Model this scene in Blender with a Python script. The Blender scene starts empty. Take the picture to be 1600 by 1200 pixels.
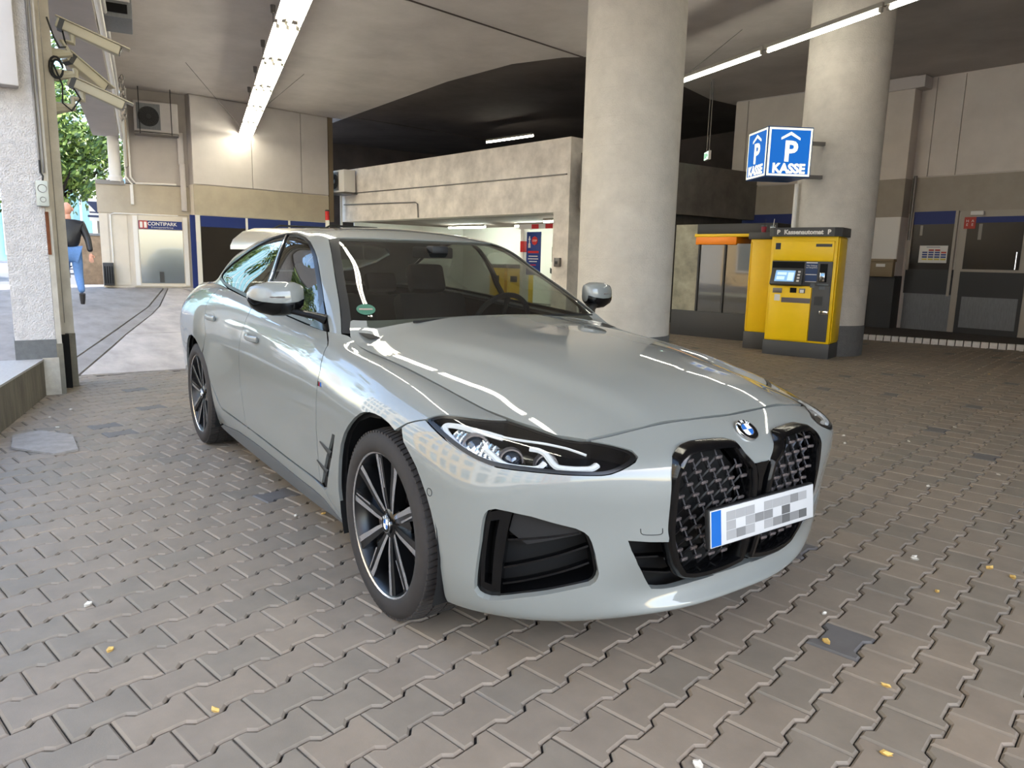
import bpy, bmesh, math, random
import numpy as np
from mathutils import Vector, Matrix
from mathutils.geometry import delaunay_2d_cdt
random.seed(7)
SC=bpy.context.scene; COL=SC.collection
# ---------------- camera ----------------
def look():
    yaw,pit,roll=math.radians(144.8467),math.radians(9.7658),math.radians(1.3307)
    f=Vector((math.cos(yaw)*math.cos(pit),math.sin(yaw)*math.cos(pit),-math.sin(pit)))
    r=f.cross(Vector((0,0,1))).normalized(); u=r.cross(f)
    c,s=math.cos(roll),math.sin(roll); r2=c*r+s*u; u2=-s*r+c*u
    m=Matrix((r2,u2,-f)).transposed().to_4x4(); m.translation=Vector((2.2338,-1.9314,1.2675)); return m
cd=bpy.data.cameras.new('camera'); cam=bpy.data.objects.new('camera',cd); COL.objects.link(cam)
cam.matrix_world=look(); cd.sensor_fit='HORIZONTAL'; cd.sensor_width=36; cd.lens=36*1127.33/1600; cd.clip_end=400; cd.clip_start=.02
SC.camera=cam
# ---------------- world, sun, exposure ----------------
w=bpy.data.worlds.new('world'); SC.world=w; w.use_nodes=True; nt=w.node_tree; nt.nodes.clear()
o=nt.nodes.new('ShaderNodeOutputWorld'); b=nt.nodes.new('ShaderNodeBackground'); sk=nt.nodes.new('ShaderNodeTexSky')
sk.sky_type='NISHITA'; sk.sun_disc=False; sk.sun_elevation=math.radians(48); sk.sun_rotation=math.radians(60); sk.air_density=1.2; sk.dust_density=1.5
b.inputs[1].default_value=.50; nt.links.new(sk.outputs[0],b.inputs[0]); nt.links.new(b.outputs[0],o.inputs[0])
sl=bpy.data.lights.new('sun','SUN'); sun=bpy.data.objects.new('sun',sl); COL.objects.link(sun)
sl.energy=7.0; sl.angle=.01; sl.color=(1,.93,.82)
sun.rotation_euler=Vector((.30,-.72,-.80)).to_track_quat('-Z','Y').to_euler()
SC.view_settings.view_transform='Standard'; SC.view_settings.look='None'; SC.view_settings.gamma=1; SC.view_settings.use_curve_mapping=False
SC.view_settings.exposure=1.28
# ---------------- materials ----------------
def lin(c):
    return tuple(((x/255)/12.92 if x/255<=.04045 else ((x/255+.055)/1.055)**2.4) for x in c)+(1,)
MATS={}
def mat(name,col,rough=.6,metal=0,coat=0,emit=None,es=0,noise=0,nscale=6,bump=0,bscale=40,spec=.5,trans=0,ior=1.45,alpha=1,col2=None,cw=.5,detail=6,stretch=None,bdist=.01):
    m=bpy.data.materials.new(name); m.use_nodes=True; n=m.node_tree; p=n.nodes['Principled BSDF']; L=n.links.new
    c=lin(col); p.inputs['Base Color'].default_value=c; p.inputs['Roughness'].default_value=rough; p.inputs['Metallic'].default_value=metal
    p.inputs['Coat Weight'].default_value=coat; p.inputs['Coat Roughness'].default_value=.03; p.inputs['Specular IOR Level'].default_value=spec
    p.inputs['Transmission Weight'].default_value=trans; p.inputs['IOR'].default_value=ior; p.inputs['Alpha'].default_value=alpha
    if emit is not None:
        p.inputs['Emission Color'].default_value=lin(emit); p.inputs['Emission Strength'].default_value=es
    if noise or bump:
        tc=n.nodes.new('ShaderNodeTexCoord'); mp=n.nodes.new('ShaderNodeMapping'); L(tc.outputs['Object'],mp.inputs[0])
        if stretch: mp.inputs['Scale'].default_value=stretch
    if noise:
        t=n.nodes.new('ShaderNodeTexNoise'); t.inputs['Scale'].default_value=nscale; t.inputs['Detail'].default_value=detail; t.inputs['Roughness'].default_value=.62
        L(mp.outputs[0],t.inputs['Vector']); r=n.nodes.new('ShaderNodeValToRGB'); L(t.outputs[0],r.inputs[0])
        k=lin(col2) if col2 else tuple(x*(1-noise) for x in c[:3])+(1,)
        r.color_ramp.elements[0].position=cw-.22; r.color_ramp.elements[0].color=k
        r.color_ramp.elements[1].position=cw+.22; r.color_ramp.elements[1].color=c if col2 else tuple(min(1,x*(1+noise*.4)) for x in c[:3])+(1,)
        L(r.outputs[0],p.inputs['Base Color'])
    if bump:
        t=n.nodes.new('ShaderNodeTexNoise'); t.inputs['Scale'].default_value=bscale; t.inputs['Detail'].default_value=5
        L(mp.outputs[0],t.inputs['Vector']); bp=n.nodes.new('ShaderNodeBump'); bp.inputs['Strength'].default_value=bump; bp.inputs['Distance'].default_value=bdist
        L(t.outputs[0],bp.inputs['Height']); L(bp.outputs[0],p.inputs['Normal'])
    MATS[name]=m; return m
# ---------------- object helpers ----------------
def link(name,me,m,parent=None):
    ob=bpy.data.objects.new(name,me); COL.objects.link(ob)
    if m is not None:
        for x in (m if isinstance(m,(list,tuple)) else [m]): me.materials.append(x)
    if parent: ob.parent=parent
    return ob
def tag(o,label=None,cat=None,group=None,kind=None):
    if label: o['label']=label
    if cat: o['category']=cat
    if group: o['group']=group
    if kind: o['kind']=kind
    return o
def empty(name,loc=(0,0,0),rz=0,label=None,cat=None,group=None):
    o=bpy.data.objects.new(name,None); COL.objects.link(o); o.location=loc; o.rotation_euler=(0,0,rz); o.empty_display_size=.1
    return tag(o,label,cat,group)
class MB:
    def __init__(s): s.v=[];s.f=[];s.mi=[];s.cur=0
    def add(s,vs,fs):
        b=len(s.v); s.v+= [tuple(x) for x in vs]; s.f+=[tuple(i+b for i in f) for f in fs]; s.mi+=[s.cur]*len(fs); return s
    def m(s,i): s.cur=i; return s
    def box(s,x0,x1,y0,y1,z0,z1,T=None,bev=0):
        if bev>0:
            bm=bmesh.new(); bmesh.ops.create_cube(bm,size=1)
            for v in bm.verts: v.co=Vector(((x0+x1)/2+v.co.x*(x1-x0),(y0+y1)/2+v.co.y*(y1-y0),(z0+z1)/2+v.co.z*(z1-z0)))
            bmesh.ops.bevel(bm,geom=bm.edges[:],offset=bev,segments=2,affect='EDGES',profile=.5)
            return s.bm(bm,T)
        vs=[(x,y,z) for z in (z0,z1) for y in (y0,y1) for x in (x0,x1)]
        if T is not None: vs=[T@Vector(q) for q in vs]
        return s.add(vs,[(0,2,3,1),(4,5,7,6),(0,1,5,4),(2,6,7,3),(0,4,6,2),(1,3,7,5)])
    def bm(s,bm,T=None):
        bm.verts.ensure_lookup_table(); vs=[(T@v.co if T is not None else v.co.copy()) for v in bm.verts]; fs=[[v.index for v in f.verts] for f in bm.faces]
        bm.free(); return s.add(vs,fs)
    def prism(s,poly,z0,z1,T=None):
        """polygon in xy extruded in z"""
        n=len(poly); a=sum(poly[i][0]*poly[(i+1)%n][1]-poly[(i+1)%n][0]*poly[i][1] for i in range(n))
        if a<0: poly=poly[::-1]
        vs=[(x,y,z0) for x,y in poly]+[(x,y,z1) for x,y in poly]
        if T is not None: vs=[T@Vector(q) for q in vs]
        return s.add(vs,[tuple(range(n))[::-1],tuple(range(n,2*n))]+[(i,(i+1)%n,(i+1)%n+n,i+n) for i in range(n)])
    def tube(s,pts,r,n=8,closed=False,caps=True,flat=None,up=None):
        pts=[Vector(p) for p in pts]; N=len(pts); base=len(s.v); prev=None
        for i,p in enumerate(pts):
            if closed: t=(pts[(i+1)%N]-pts[i-1])
            else: t=pts[min(i+1,N-1)]-pts[max(i-1,0)]
            t.normalize()
            if prev is None:
                a=Vector(up) if up else (Vector((0,0,1)) if abs(t.z)<.9 else Vector((1,0,0)))
                e1=(a-t*a.dot(t)).normalized()
            else: e1=(prev-t*prev.dot(t)).normalized()
            prev=e1; e2=t.cross(e1); rr=r[i] if hasattr(r,'__len__') else r
            ra,rb=(rr,rr) if flat is None else (rr*flat[0],rr*flat[1])
            for k in range(n):
                a=2*math.pi*k/n; s.v.append(tuple(p+e1*math.cos(a)*ra+e2*math.sin(a)*rb))
        M=N if closed else N-1
        for i in range(M):
            for k in range(n):
                a=base+i*n+k;b2=base+i*n+(k+1)%n;j=(i+1)%N
                s.f.append((a,b2,base+j*n+(k+1)%n,base+j*n+k)); s.mi.append(s.cur)
        if caps and not closed:
            s.f.append(tuple(base+k for k in range(n))[::-1]); s.f.append(tuple(base+(N-1)*n+k for k in range(n))); s.mi+=[s.cur]*2
        return s
    def lathe(s,prof,n=24,T=None,arc=2*math.pi,a0=0):
        """profile (r,z) about z"""
        vs=[];full=abs(arc-2*math.pi)<1e-6; m=n if full else n+1
        for k in range(m):
            a=a0+arc*k/n
            vs+=[(r*math.cos(a),r*math.sin(a),z) for r,z in prof]
        if T is not None: vs=[T@Vector(q) for q in vs]
        P=len(prof); fs=[]
        for k in range(n):
            k2=(k+1)%m
            for j in range(P-1): fs.append((k*P+j,k2*P+j,k2*P+j+1,k*P+j+1))
        return s.add(vs,fs)
    def cyl(s,a,b,r,n=12): return s.tube([a,b],r,n)
    def build(s,name,m,parent=None,smooth=True,ang=35,weld=0):
        me=bpy.data.meshes.new(name); me.from_pydata(s.v,[],s.f); me.validate(clean_customdata=False)
        if len(me.polygons)==len(s.mi): me.polygons.foreach_set('material_index',s.mi)
        if smooth:
            me.polygons.foreach_set('use_smooth',[True]*len(me.polygons)); me.set_sharp_from_angle(angle=math.radians(ang))
        me.update(); return link(name,me,m,parent)
def text(name,body,size,m,parent=None,T=None,extrude=.001,align='CENTER',bold=0,sx=1):
    c=bpy.data.curves.new(name,'FONT'); c.body=body; c.size=size; c.extrude=extrude; c.align_x=align; c.align_y='CENTER'; c.offset=bold; c.resolution_u=3
    t=bpy.data.objects.new(name,c); COL.objects.link(t); bpy.context.view_layer.update()
    me=bpy.data.meshes.new_from_object(t.evaluated_get(bpy.context.evaluated_depsgraph_get())); bpy.data.objects.remove(t)
    me.transform(Matrix.Diagonal((sx,1,1,1)))
    if T is not None: me.transform(T)
    me.name=name; me.materials.clear()
    return link(name,me,m,parent)
def frame(o,x,y,z=None):
    """4x4 from origin + axes"""
    x=Vector(x).normalized(); y=Vector(y); y=(y-x*y.dot(x)).normalized(); z=x.cross(y)
    m=Matrix((x,y,z)).transposed().to_4x4(); m.translation=Vector(o); return m
import numpy as np
# ---------- smooth surfaces ----------
def _basis(t):
    return np.stack([(1-t)**3/6,(3*t**3-6*t**2+4)/6,(-3*t**3+3*t**2+3*t+1)/6,t**3/6],-1)
def _dbasis(t):
    return np.stack([-(1-t)**2/2,(9*t**2-12*t)/6,(-9*t**2+6*t+3)/6,t**2/2],-1)
class Surf:
    """uniform bicubic B-spline through a grid of points (columns u, rows v)"""
    def __init__(s,D,symtop=False,fix=3):
        s.D=np.array(D,float); s.nu,s.nv=s.D.shape[:2]; s.symtop=symtop
        s.C=s.D.copy(); s._pad()
        for _ in range(fix):
            U,V=np.meshgrid(np.arange(s.nu),np.arange(s.nv),indexing='ij')
            s.C=s.C+(s.D-s.ev(U.ravel().astype(float),V.ravel().astype(float)).reshape(s.D.shape)); s._pad()
    def _pad(s):
        m=np.array([1,-1,1.])
        C=s.C; C=np.concatenate([(C[1]*m)[None],C,(2*C[-1]-C[-2])[None]],0)
        lo=2*C[:,0]-C[:,1]; hi=C[:,-2]*m if s.symtop else 2*C[:,-1]-C[:,-2]
        s.P=np.concatenate([lo[:,None],C,hi[:,None]],1)
    def _ev(s,u,v,bu,bv):
        u=np.clip(u,0,s.nu-1-1e-9);v=np.clip(v,0,s.nv-1-1e-9)
        i=u.astype(int);j=v.astype(int);A=bu(u-i);B=bv(v-j)
        out=0
        for a in range(4):
            for b in range(4): out=out+(A[:,a]*B[:,b])[:,None]*s.P[i+a,j+b]
        return out
    def ev(s,u,v): return s._ev(np.atleast_1d(u).astype(float),np.atleast_1d(v).astype(float),_basis,_basis)
    def nrm(s,u,v):
        u=np.atleast_1d(u).astype(float);v=np.atleast_1d(v).astype(float)
        n=np.cross(s._ev(u,v,_dbasis,_basis),s._ev(u,v,_basis,_dbasis))
        return n/(np.linalg.norm(n,axis=1)[:,None]+1e-12)
def sst(a,b,x):
    t=np.clip((x-a)/(b-a),0,1); return t*t*(3-2*t)
def mono(x,xs,ys):
    """smooth curve through knots (xs ascending): Catmull-Rom"""
    x=np.asarray(x,float);xs=np.array(xs,float);ys=np.array(ys,float)
    m=np.gradient(ys,xs); i=np.clip(np.searchsorted(xs,x)-1,0,len(xs)-2)
    h=xs[i+1]-xs[i];t=np.clip((x-xs[i])/h,-.5,1.5)
    return (2*t**3-3*t**2+1)*ys[i]+(t**3-2*t**2+t)*h*m[i]+(-2*t**3+3*t**2)*ys[i+1]+(t**3-t**2)*h*m[i+1]
# hood height field
HX=[-.95,-.735,-.70,-.66,-.60,-.5,-.25,0,.15,.3,.43,.55,.64,.72,.80]
HC=[1.012,1.008,1.005,1.002,.998,.989,.966,.944,.928,.907,.884,.857,.827,.787,.735]
HE=[1.0,.990,.960,.930,.908,.895,.872,.838,.812,.783,.768,.757,.748,.735,.70]
HY=[.70,.712,.730,.744,.752,.752,.737,.715,.70,.675,.65,.60,.545,.50,.45]
def hood_z(x,y):
    ay=np.abs(y); zc=mono(x,HX,HC); ze=mono(x,HX,HE); ye=mono(x,HX,HY)
    q=ay/ye; pw=2.4
    yc=mono(x,[-.8,-.4,0,.4,.8],[.61,.54,.44,.37,.29])          # power dome crease
    b=.011*(1-sst(-.03,.085,ay-yc))*sst(-.66,.0,x)*(1-.6*sst(.6,.8,x))
    return zc-(zc-ze)*q**pw+b-.007*(1-sst(.0,.3,ay/np.maximum(yc,.05)))*0
# lower body columns
XS={ # x: rows (y,z) bottom -> top
 .17:[(.862,.19),(.885,.25),(.90,.35),(.907,.45),(.913,.56),(.910,.66),(.888,.735),(.84,.785),(.775,.805)],
 -.03:[(.862,.18),(.89,.24),(.905,.34),(.914,.45),(.922,.56),(.926,.66),(.912,.745),(.872,.806),(.80,.842)],
 -.27:[(.862,.18),(.887,.25),(.902,.36),(.910,.47),(.919,.58),(.923,.68),(.908,.76),(.872,.825),(.815,.868)],
 -.665:[(.862,.175),(.887,.26),(.90,.37),(.904,.48),(.911,.595),(.917,.705),(.907,.795),(.88,.857),(.838,.902)],
 -.52:[(.862,.18),(.887,.26),(.90,.37),(.905,.48),(.912,.59),(.918,.70),(.906,.785),(.877,.847),(.825,.89)],
}
S9={
 -.78:[(.862,.17),(.887,.26),(.90,.37),(.903,.48),(.91,.60),(.917,.71),(.908,.80),(.885,.862),(.852,.906),(.795,.942)],
 -1.1:[(.864,.17),(.89,.26),(.902,.37),(.903,.48),(.91,.60),(.917,.71),(.910,.81),(.89,.875),(.855,.922),(.80,.957)],
 -1.5:[(.866,.17),(.893,.27),(.905,.38),(.905,.49),(.91,.61),(.918,.73),(.912,.83),(.893,.90),(.855,.948),(.80,.983)],
 -1.9:[(.866,.17),(.893,.27),(.906,.38),(.906,.49),(.912,.615),(.922,.74),(.917,.845),(.895,.92),(.853,.972),(.795,1.008)],
 -2.3:[(.864,.17),(.893,.27),(.908,.38),(.912,.49),(.918,.62),(.928,.75),(.924,.86),(.899,.94),(.847,.995),(.783,1.033)],
 -2.6:[(.862,.18),(.892,.28),(.910,.39),(.918,.50),(.926,.635),(.932,.76),(.926,.87),(.895,.952),(.835,1.01),(.765,1.048)],
 -2.88:[(.86,.20),(.89,.29),(.91,.39),(.918,.50),(.926,.635),(.932,.76),(.922,.875),(.886,.96),(.82,1.02),(.74,1.058)],
 -3.2:[(.83,.24),(.87,.30),(.892,.39),(.902,.50),(.910,.63),(.915,.76),(.903,.875),(.862,.965),(.785,1.03),(.70,1.062)],
 -3.5:[(.78,.27),(.83,.31),(.86,.38),(.872,.49),(.882,.62),(.888,.75),(.872,.865),(.825,.955),(.75,1.02),(.67,1.052)],
}
def build_lower():
    def F(rows): return rows
    cols=[]
    def front(r9,rows):
        x,y=r9; cols.append([list(p) for p in rows]+[[x,y,float(hood_z(x,y))]])
    front((.742,0),[(.785,0,.178),(.832,0,.205),(.80,0,.270),(.866,0,.40),(.877,0,.50),(.884,0,.58),(.880,0,.645),(.858,0,.695),(.81,0,.74)])
    front((.732,.18),[(.78,.18,.178),(.827,.18,.205),(.795,.18,.270),(.86,.18,.40),(.870,.18,.50),(.877,.18,.58),(.873,.18,.645),(.85,.18,.692),(.80,.18,.735)])
    front((.707,.36),[(.75,.36,.178),(.792,.36,.207),(.772,.36,.275),(.828,.36,.40),(.840,.36,.50),(.848,.36,.58),(.845,.36,.64),(.825,.36,.688),(.775,.36,.728)])
    front((.662,.54),[(.705,.53,.185),(.728,.535,.215),(.745,.54,.30),(.757,.54,.40),(.77,.54,.50),(.783,.54,.58),(.785,.54,.635),(.775,.54,.68),(.728,.54,.718)])
    front((.575,.602),[(.61,.68,.185),(.63,.69,.215),(.645,.70,.30),(.66,.705,.40),(.672,.705,.50),(.69,.70,.58),(.70,.69,.635),(.69,.68,.68),(.65,.65,.722)])
    front((.44,.648),[(.49,.795,.19),(.505,.81,.225),(.522,.825,.30),(.53,.828,.40),(.545,.825,.50),(.562,.815,.58),(.57,.80,.64),(.56,.78,.69),(.51,.72,.74)])
    front((.32,.672),[(.35,.855,.19),(.36,.872,.235),(.37,.885,.32),(.375,.892,.42),(.38,.893,.52),(.39,.887,.61),(.385,.87,.685),(.37,.835,.742),(.345,.76,.772)])
    hy={.17:.697,-.03:.719,-.27:.738,-.52:.750,-.665:.7425}
    for x,r in sorted(XS.items(),reverse=True): front((x,hy[x]),[(x,y,z) for y,z in r])
    for x,r in S9.items(): cols.append([(x,y,z) for y,z in r])
    zz=[.28,.32,.39,.49,.61,.74,.855,.945,1.01,1.045]
    for (x,y,dx) in ((-3.74,.78,.05),(-3.86,.55,.06),(-3.90,.28,.07),(-3.91,0,.07)):
        cols.append([(x+(.10 if k<2 else 0)+(.0 if k<5 else dx*(k-5)/4),y*(1-.035*max(0,k-5)),zz[k]) for k in range(10)])
    return Surf(cols)
LOW=build_lower()
DOME=Surf([
 [(-.60,0,.965),(-.80,0,1.085),(-1.0,0,1.195),(-1.2,0,1.295),(-1.40,0,1.378),(-1.6,0,1.418),(-1.8,0,1.436),(-1.95,0,1.44)],
 [(-.61,.3,.965),(-.81,.29,1.083),(-1.0,.28,1.19),(-1.2,.27,1.287),(-1.39,.26,1.369),(-1.6,.23,1.412),(-1.85,.14,1.434),(-2.02,0,1.441)],
 [(-.63,.57,.95),(-.83,.535,1.07),(-1.01,.505,1.168),(-1.19,.475,1.263),(-1.37,.445,1.348),(-1.62,.38,1.402),(-1.9,.22,1.433),(-2.1,0,1.442)],
 [(-.672,.748,.930),(-.86,.685,1.055),(-1.03,.64,1.15),(-1.2,.595,1.24),(-1.37,.55,1.33),(-1.65,.47,1.395),(-1.95,.27,1.431),(-2.2,0,1.442)],
 [(-.80,.795,.938),(-.955,.747,1.046),(-1.11,.70,1.14),(-1.28,.652,1.228),(-1.46,.605,1.325),(-1.72,.50,1.393),(-2.0,.29,1.429),(-2.28,0,1.441)],
 [(-1.12,.80,.957),(-1.20,.76,1.06),(-1.31,.715,1.15),(-1.44,.67,1.242),(-1.6,.615,1.345),(-1.82,.51,1.402),(-2.08,.29,1.430),(-2.35,0,1.438)],
 [(-1.55,.80,.985),(-1.6,.76,1.085),(-1.65,.72,1.18),(-1.73,.675,1.275),(-1.83,.615,1.365),(-1.98,.51,1.41),(-2.2,.29,1.425),(-2.42,0,1.433)],
 [(-2.0,.795,1.012),(-2.03,.75,1.105),(-2.06,.71,1.195),(-2.10,.665,1.283),(-2.15,.605,1.36),(-2.25,.50,1.40),(-2.38,.29,1.412),(-2.52,0,1.42)],
 [(-2.4,.775,1.037),(-2.42,.735,1.125),(-2.44,.69,1.21),(-2.46,.645,1.283),(-2.5,.585,1.345),(-2.54,.48,1.383),(-2.6,.28,1.397),(-2.65,0,1.402)],
 [(-2.75,.75,1.053),(-2.77,.72,1.125),(-2.78,.685,1.19),(-2.79,.64,1.25),(-2.80,.58,1.30),(-2.82,.45,1.335),(-2.83,.27,1.35),(-2.85,0,1.357)],
 [(-3.05,.73,1.062),(-3.06,.70,1.11),(-3.06,.665,1.16),(-3.06,.62,1.21),(-3.06,.56,1.25),(-3.06,.42,1.28),(-3.06,.25,1.295),(-3.06,0,1.30)],
 [(-3.40,.68,1.055),(-3.40,.62,1.075),(-3.4,.57,1.10),(-3.4,.52,1.125),(-3.4,.46,1.145),(-3.4,.36,1.16),(-3.4,.2,1.17),(-3.4,0,1.173)],
 [(-3.80,.62,1.045),(-3.8,.56,1.05),(-3.8,.5,1.055),(-3.8,.44,1.06),(-3.8,.38,1.063),(-3.8,.28,1.066),(-3.8,.15,1.068),(-3.8,0,1.07)],
],symtop=True)
# outlines traced on the body surfaces (surface coordinates)
TR={"headlight":[[6.677,6.623],[6.599,6.959],[6.493,7.32],[6.196,7.859],[5.725,8.473]],"headlight_low":[[2.488,7.615],[2.587,7.352],[2.717,7.176],[2.886,6.967],[3.075,6.783],[3.23,6.732],[3.45,6.752],[3.828,6.776],[4.213,6.818],[4.555,6.795],[4.848,6.704],[5.114,6.571],[5.352,6.494],[5.567,6.47],[5.774,6.469],[6.019,6.491],[6.286,6.52],[6.48,6.558]],"headlight_inner":[[2.494,8.006],[2.759,8.58],[3.031,8.999]],"intake":[[5.074,4.145],[5.063,4.366],[5.013,4.541],[4.897,4.645],[4.666,4.619],[4.26,4.488],[3.849,4.247],[3.521,4.066],[3.385,3.93],[3.309,3.798],[3.247,3.586],[3.177,3.235],[3.109,2.802],[3.073,2.593],[3.081,2.425],[3.114,2.3],[3.191,2.196],[3.511,2.052],[3.856,1.892],[4.264,1.735],[4.672,1.511],[4.84,1.429],[4.964,1.453],[5.067,1.547],[5.131,1.738],[5.128,2.02],[5.115,2.3],[5.087,2.814],[5.063,3.33]],"arch":[[9.526,1.312],[9.51,1.875],[9.435,2.52],[9.356,3.127],[9.213,3.744],[9.031,4.274],[8.825,4.753],[8.609,5.215],[8.42,5.55],[8.275,5.708],[8.104,5.802],[7.931,5.83],[7.713,5.799],[7.464,5.669],[7.232,5.472],[6.985,5.211],[6.775,4.946],[6.583,4.691],[6.432,4.372],[6.287,4.032],[6.164,3.629],[6.065,3.161],[5.996,2.656],[5.94,1.977],[5.903,1.278]],"rarch":[[16.777,0.415],[16.385,2.065],[16.523,2.88],[16.719,3.59],[17.061,4.396],[17.267,4.605],[17.476,4.708],[17.718,4.707]],"bumperline":[[6.677,6.623],[6.853,6.306],[7.021,5.987],[7.124,5.715]],"opening":[[1.993,3.413],[2.341,3.482],[2.676,3.575],[2.603,3.278],[2.434,2.814],[2.209,2.38],[1.991,1.985],[1.765,1.93],[1.54,1.909],[1.073,1.944],[0.505,1.936],[0.0,1.907]],"fdoor":[[12.0,8.999],[10.897,7.894],[10.365,6.184],[10.385,5.22],[10.503,4.423],[10.683,3.656],[10.704,2.911],[10.68,2.206],[10.632,1.617]],"bdoor":[[14.832,8.764],[14.593,7.755],[14.503,6.742],[14.568,5.839],[14.633,5.232],[14.709,4.461],[14.782,3.583],[14.684,2.572],[14.565,1.574]],"strip":[[10.61,1.496],[12.351,1.586],[13.098,1.624],[13.994,1.611],[14.912,1.62],[15.899,1.665]],"sillup":[[9.573,0.105],[10.578,0.859],[11.778,0.946],[12.379,0.963],[13.182,1.029],[14.093,1.009],[15.14,0.96],[16.549,0.184]],"vent":[[9.634,3.889],[9.518,3.898],[9.771,2.905],[10.175,1.516],[10.332,1.393],[10.619,1.467],[10.423,1.81],[10.045,2.835]],"dlo":[[3.808,0.134],[3.93,1.169],[3.943,2.389],[3.933,3.298],[4.004,3.68],[4.204,4.092],[4.688,4.348],[5.433,4.412],[6.16,4.405],[6.901,4.208],[7.727,3.685],[8.385,3.129]],"wsside":[[3.163,0.625],[3.137,1.692],[3.041,3.284],[2.98,3.993],[2.907,4.248]],"wstop":[[2.297,4.293],[1.618,4.104],[1.066,3.934],[0.589,3.815]],"wsglass":[[2.819,0.579],[2.771,1.641],[2.612,3.199],[2.492,3.905]],"drl_outer":[[5.191,8.086],[5.517,7.979],[5.797,7.785],[6.028,7.617],[6.204,7.377],[6.303,7.184],[6.325,6.969],[6.232,6.818],[6.02,6.65],[5.844,6.578],[5.69,6.536],[5.404,6.549],[5.134,6.679]],"drl_l1":[[5.366,7.225],[5.198,7.128],[5.082,6.988],[4.945,6.909],[4.684,7.012],[4.419,7.084],[4.331,7.21],[4.257,7.451]],"drl_l2":[[4.572,8.009],[4.386,8.068],[4.235,7.961],[4.125,7.595],[4.012,7.275],[3.703,7.23],[3.42,7.246],[3.319,7.316],[3.205,7.532]],"drl_top":[[5.191,8.086],[4.721,8.298],[4.248,8.524],[3.693,8.605],[3.43,8.387],[3.304,8.18]],"bpil":[[6.13,3.629],[6.068,2.932],[6.222,2.064],[6.348,1.227]],"badge":[[10.207,5.581]],"sensor":[[6.216,4.235]],"tow":[[2.529,3.987],[2.14,3.918],[2.125,3.652],[2.513,3.721]],"handle":[[14.161,6.434],[13.862,6.795],[13.706,5.967],[13.98,5.601]],"rhandle":[[16.414,6.191],[15.83,6.602],[15.703,6.092],[16.113,5.677]]}
KO=[[0.3711, 0.6552], [0.3622, 0.6808], [0.3397, 0.7091], [0.3034, 0.7316], [0.26, 0.7399], [0.1899, 0.74], [0.1188, 0.7362], [0.1079, 0.7264], [0.094, 0.6996], [0.0587, 0.6683], [0.0421, 0.6537], [0.0256, 0.5903], [0.0247, 0.4923], [0.0162, 0.388], [0.0146, 0.3123], [0.0925, 0.2985], [0.1696, 0.2924], [0.2364, 0.2952], [0.2799, 0.3065], [0.3196, 0.3532], [0.3568, 0.4319], [0.3685, 0.4802], [0.374, 0.5927]]
KI=KO
# =====================  CAR  =====================
M_paint=mat('car_paint',(117,120,117),rough=.5,metal=0,coat=1)
M_black=mat('gloss_black',(7,7,8),rough=.14,spec=.45)
M_matte=mat('matte_black',(18,18,19),rough=.6)
M_net=mat('grille_net_black',(10,10,11),rough=.35)
M_void=mat('dark_void',(5,5,5),rough=.9)
M_sillgrey=mat('sill_grey',(84,86,88),rough=.5)
M_chrome=mat('chrome',(225,225,225),rough=.08,metal=1)
M_satin=mat('satin_grey',(120,112,112),rough=.35,metal=.7)
M_white=mat('white_plastic',(225,225,225),rough=.35)
M_guide=mat('light_guide',(196,196,196),rough=.3,coat=.5)
M_crystal=mat('lamp_crystal',(190,195,200),rough=.15,metal=.8)
M_lens=mat('lens',(70,75,85),rough=.03,metal=.6,coat=1)
M_blue=mat('badge_blue',(8,88,165),rough=.3,coat=.5)
M_red=mat('badge_red',(190,25,35),rough=.3)
M_tyre=mat('tyre_rubber',(44,40,38),rough=.8,noise=.2,nscale=30)
M_alloy=mat('machined_alloy',(205,205,208),rough=.22,metal=.9)
M_spoke=mat('spoke_black',(12,12,13),rough=.28)
M_disc=mat('brake_disc',(95,80,76),rough=.4,metal=.8)
M_seat=mat('seat_dark',(22,22,24),rough=.8)
def glass_mat(name,tint,a):
    m=bpy.data.materials.new(name); m.use_nodes=True; n=m.node_tree; n.nodes.clear(); L=n.links.new
    o=n.nodes.new('ShaderNodeOutputMaterial'); g=n.nodes.new('ShaderNodeBsdfGlossy'); t=n.nodes.new('ShaderNodeBsdfTransparent'); x=n.nodes.new('ShaderNodeMixShader'); f=n.nodes.new('ShaderNodeFresnel')
    g.inputs['Roughness'].default_value=.01; g.inputs['Color'].default_value=(1,1,1,1); t.inputs['Color'].default_value=tint+(1,); f.inputs[0].default_value=a
    ge=n.nodes.new('ShaderNodeNewGeometry'); e1=n.nodes.new('ShaderNodeMath'); e1.operation='MULTIPLY_ADD'; e1.inputs[1].default_value=-2; e1.inputs[2].default_value=1; e2=n.nodes.new('ShaderNodeMath'); e2.operation='POWER'; e2.inputs[0].default_value=a
    L(ge.outputs['Backfacing'],e1.inputs[0]); L(e1.outputs[0],e2.inputs[1]); L(e2.outputs[0],f.inputs[0])
    L(f.outputs[0],x.inputs[0]); L(t.outputs[0],x.inputs[1]); L(g.outputs[0],x.inputs[2]); L(x.outputs[0],o.inputs[0]); return m
M_glass=glass_mat('windscreen_glass',(.46,.49,.46),1.45)
M_tint=glass_mat('tinted_glass',(.30,.31,.30),1.6)
M_ftint=glass_mat('front_side_glass',(.62,.66,.62),1.55)
M_clear=glass_mat('clear_cover',(.93,.95,.95),1.45)

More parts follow.
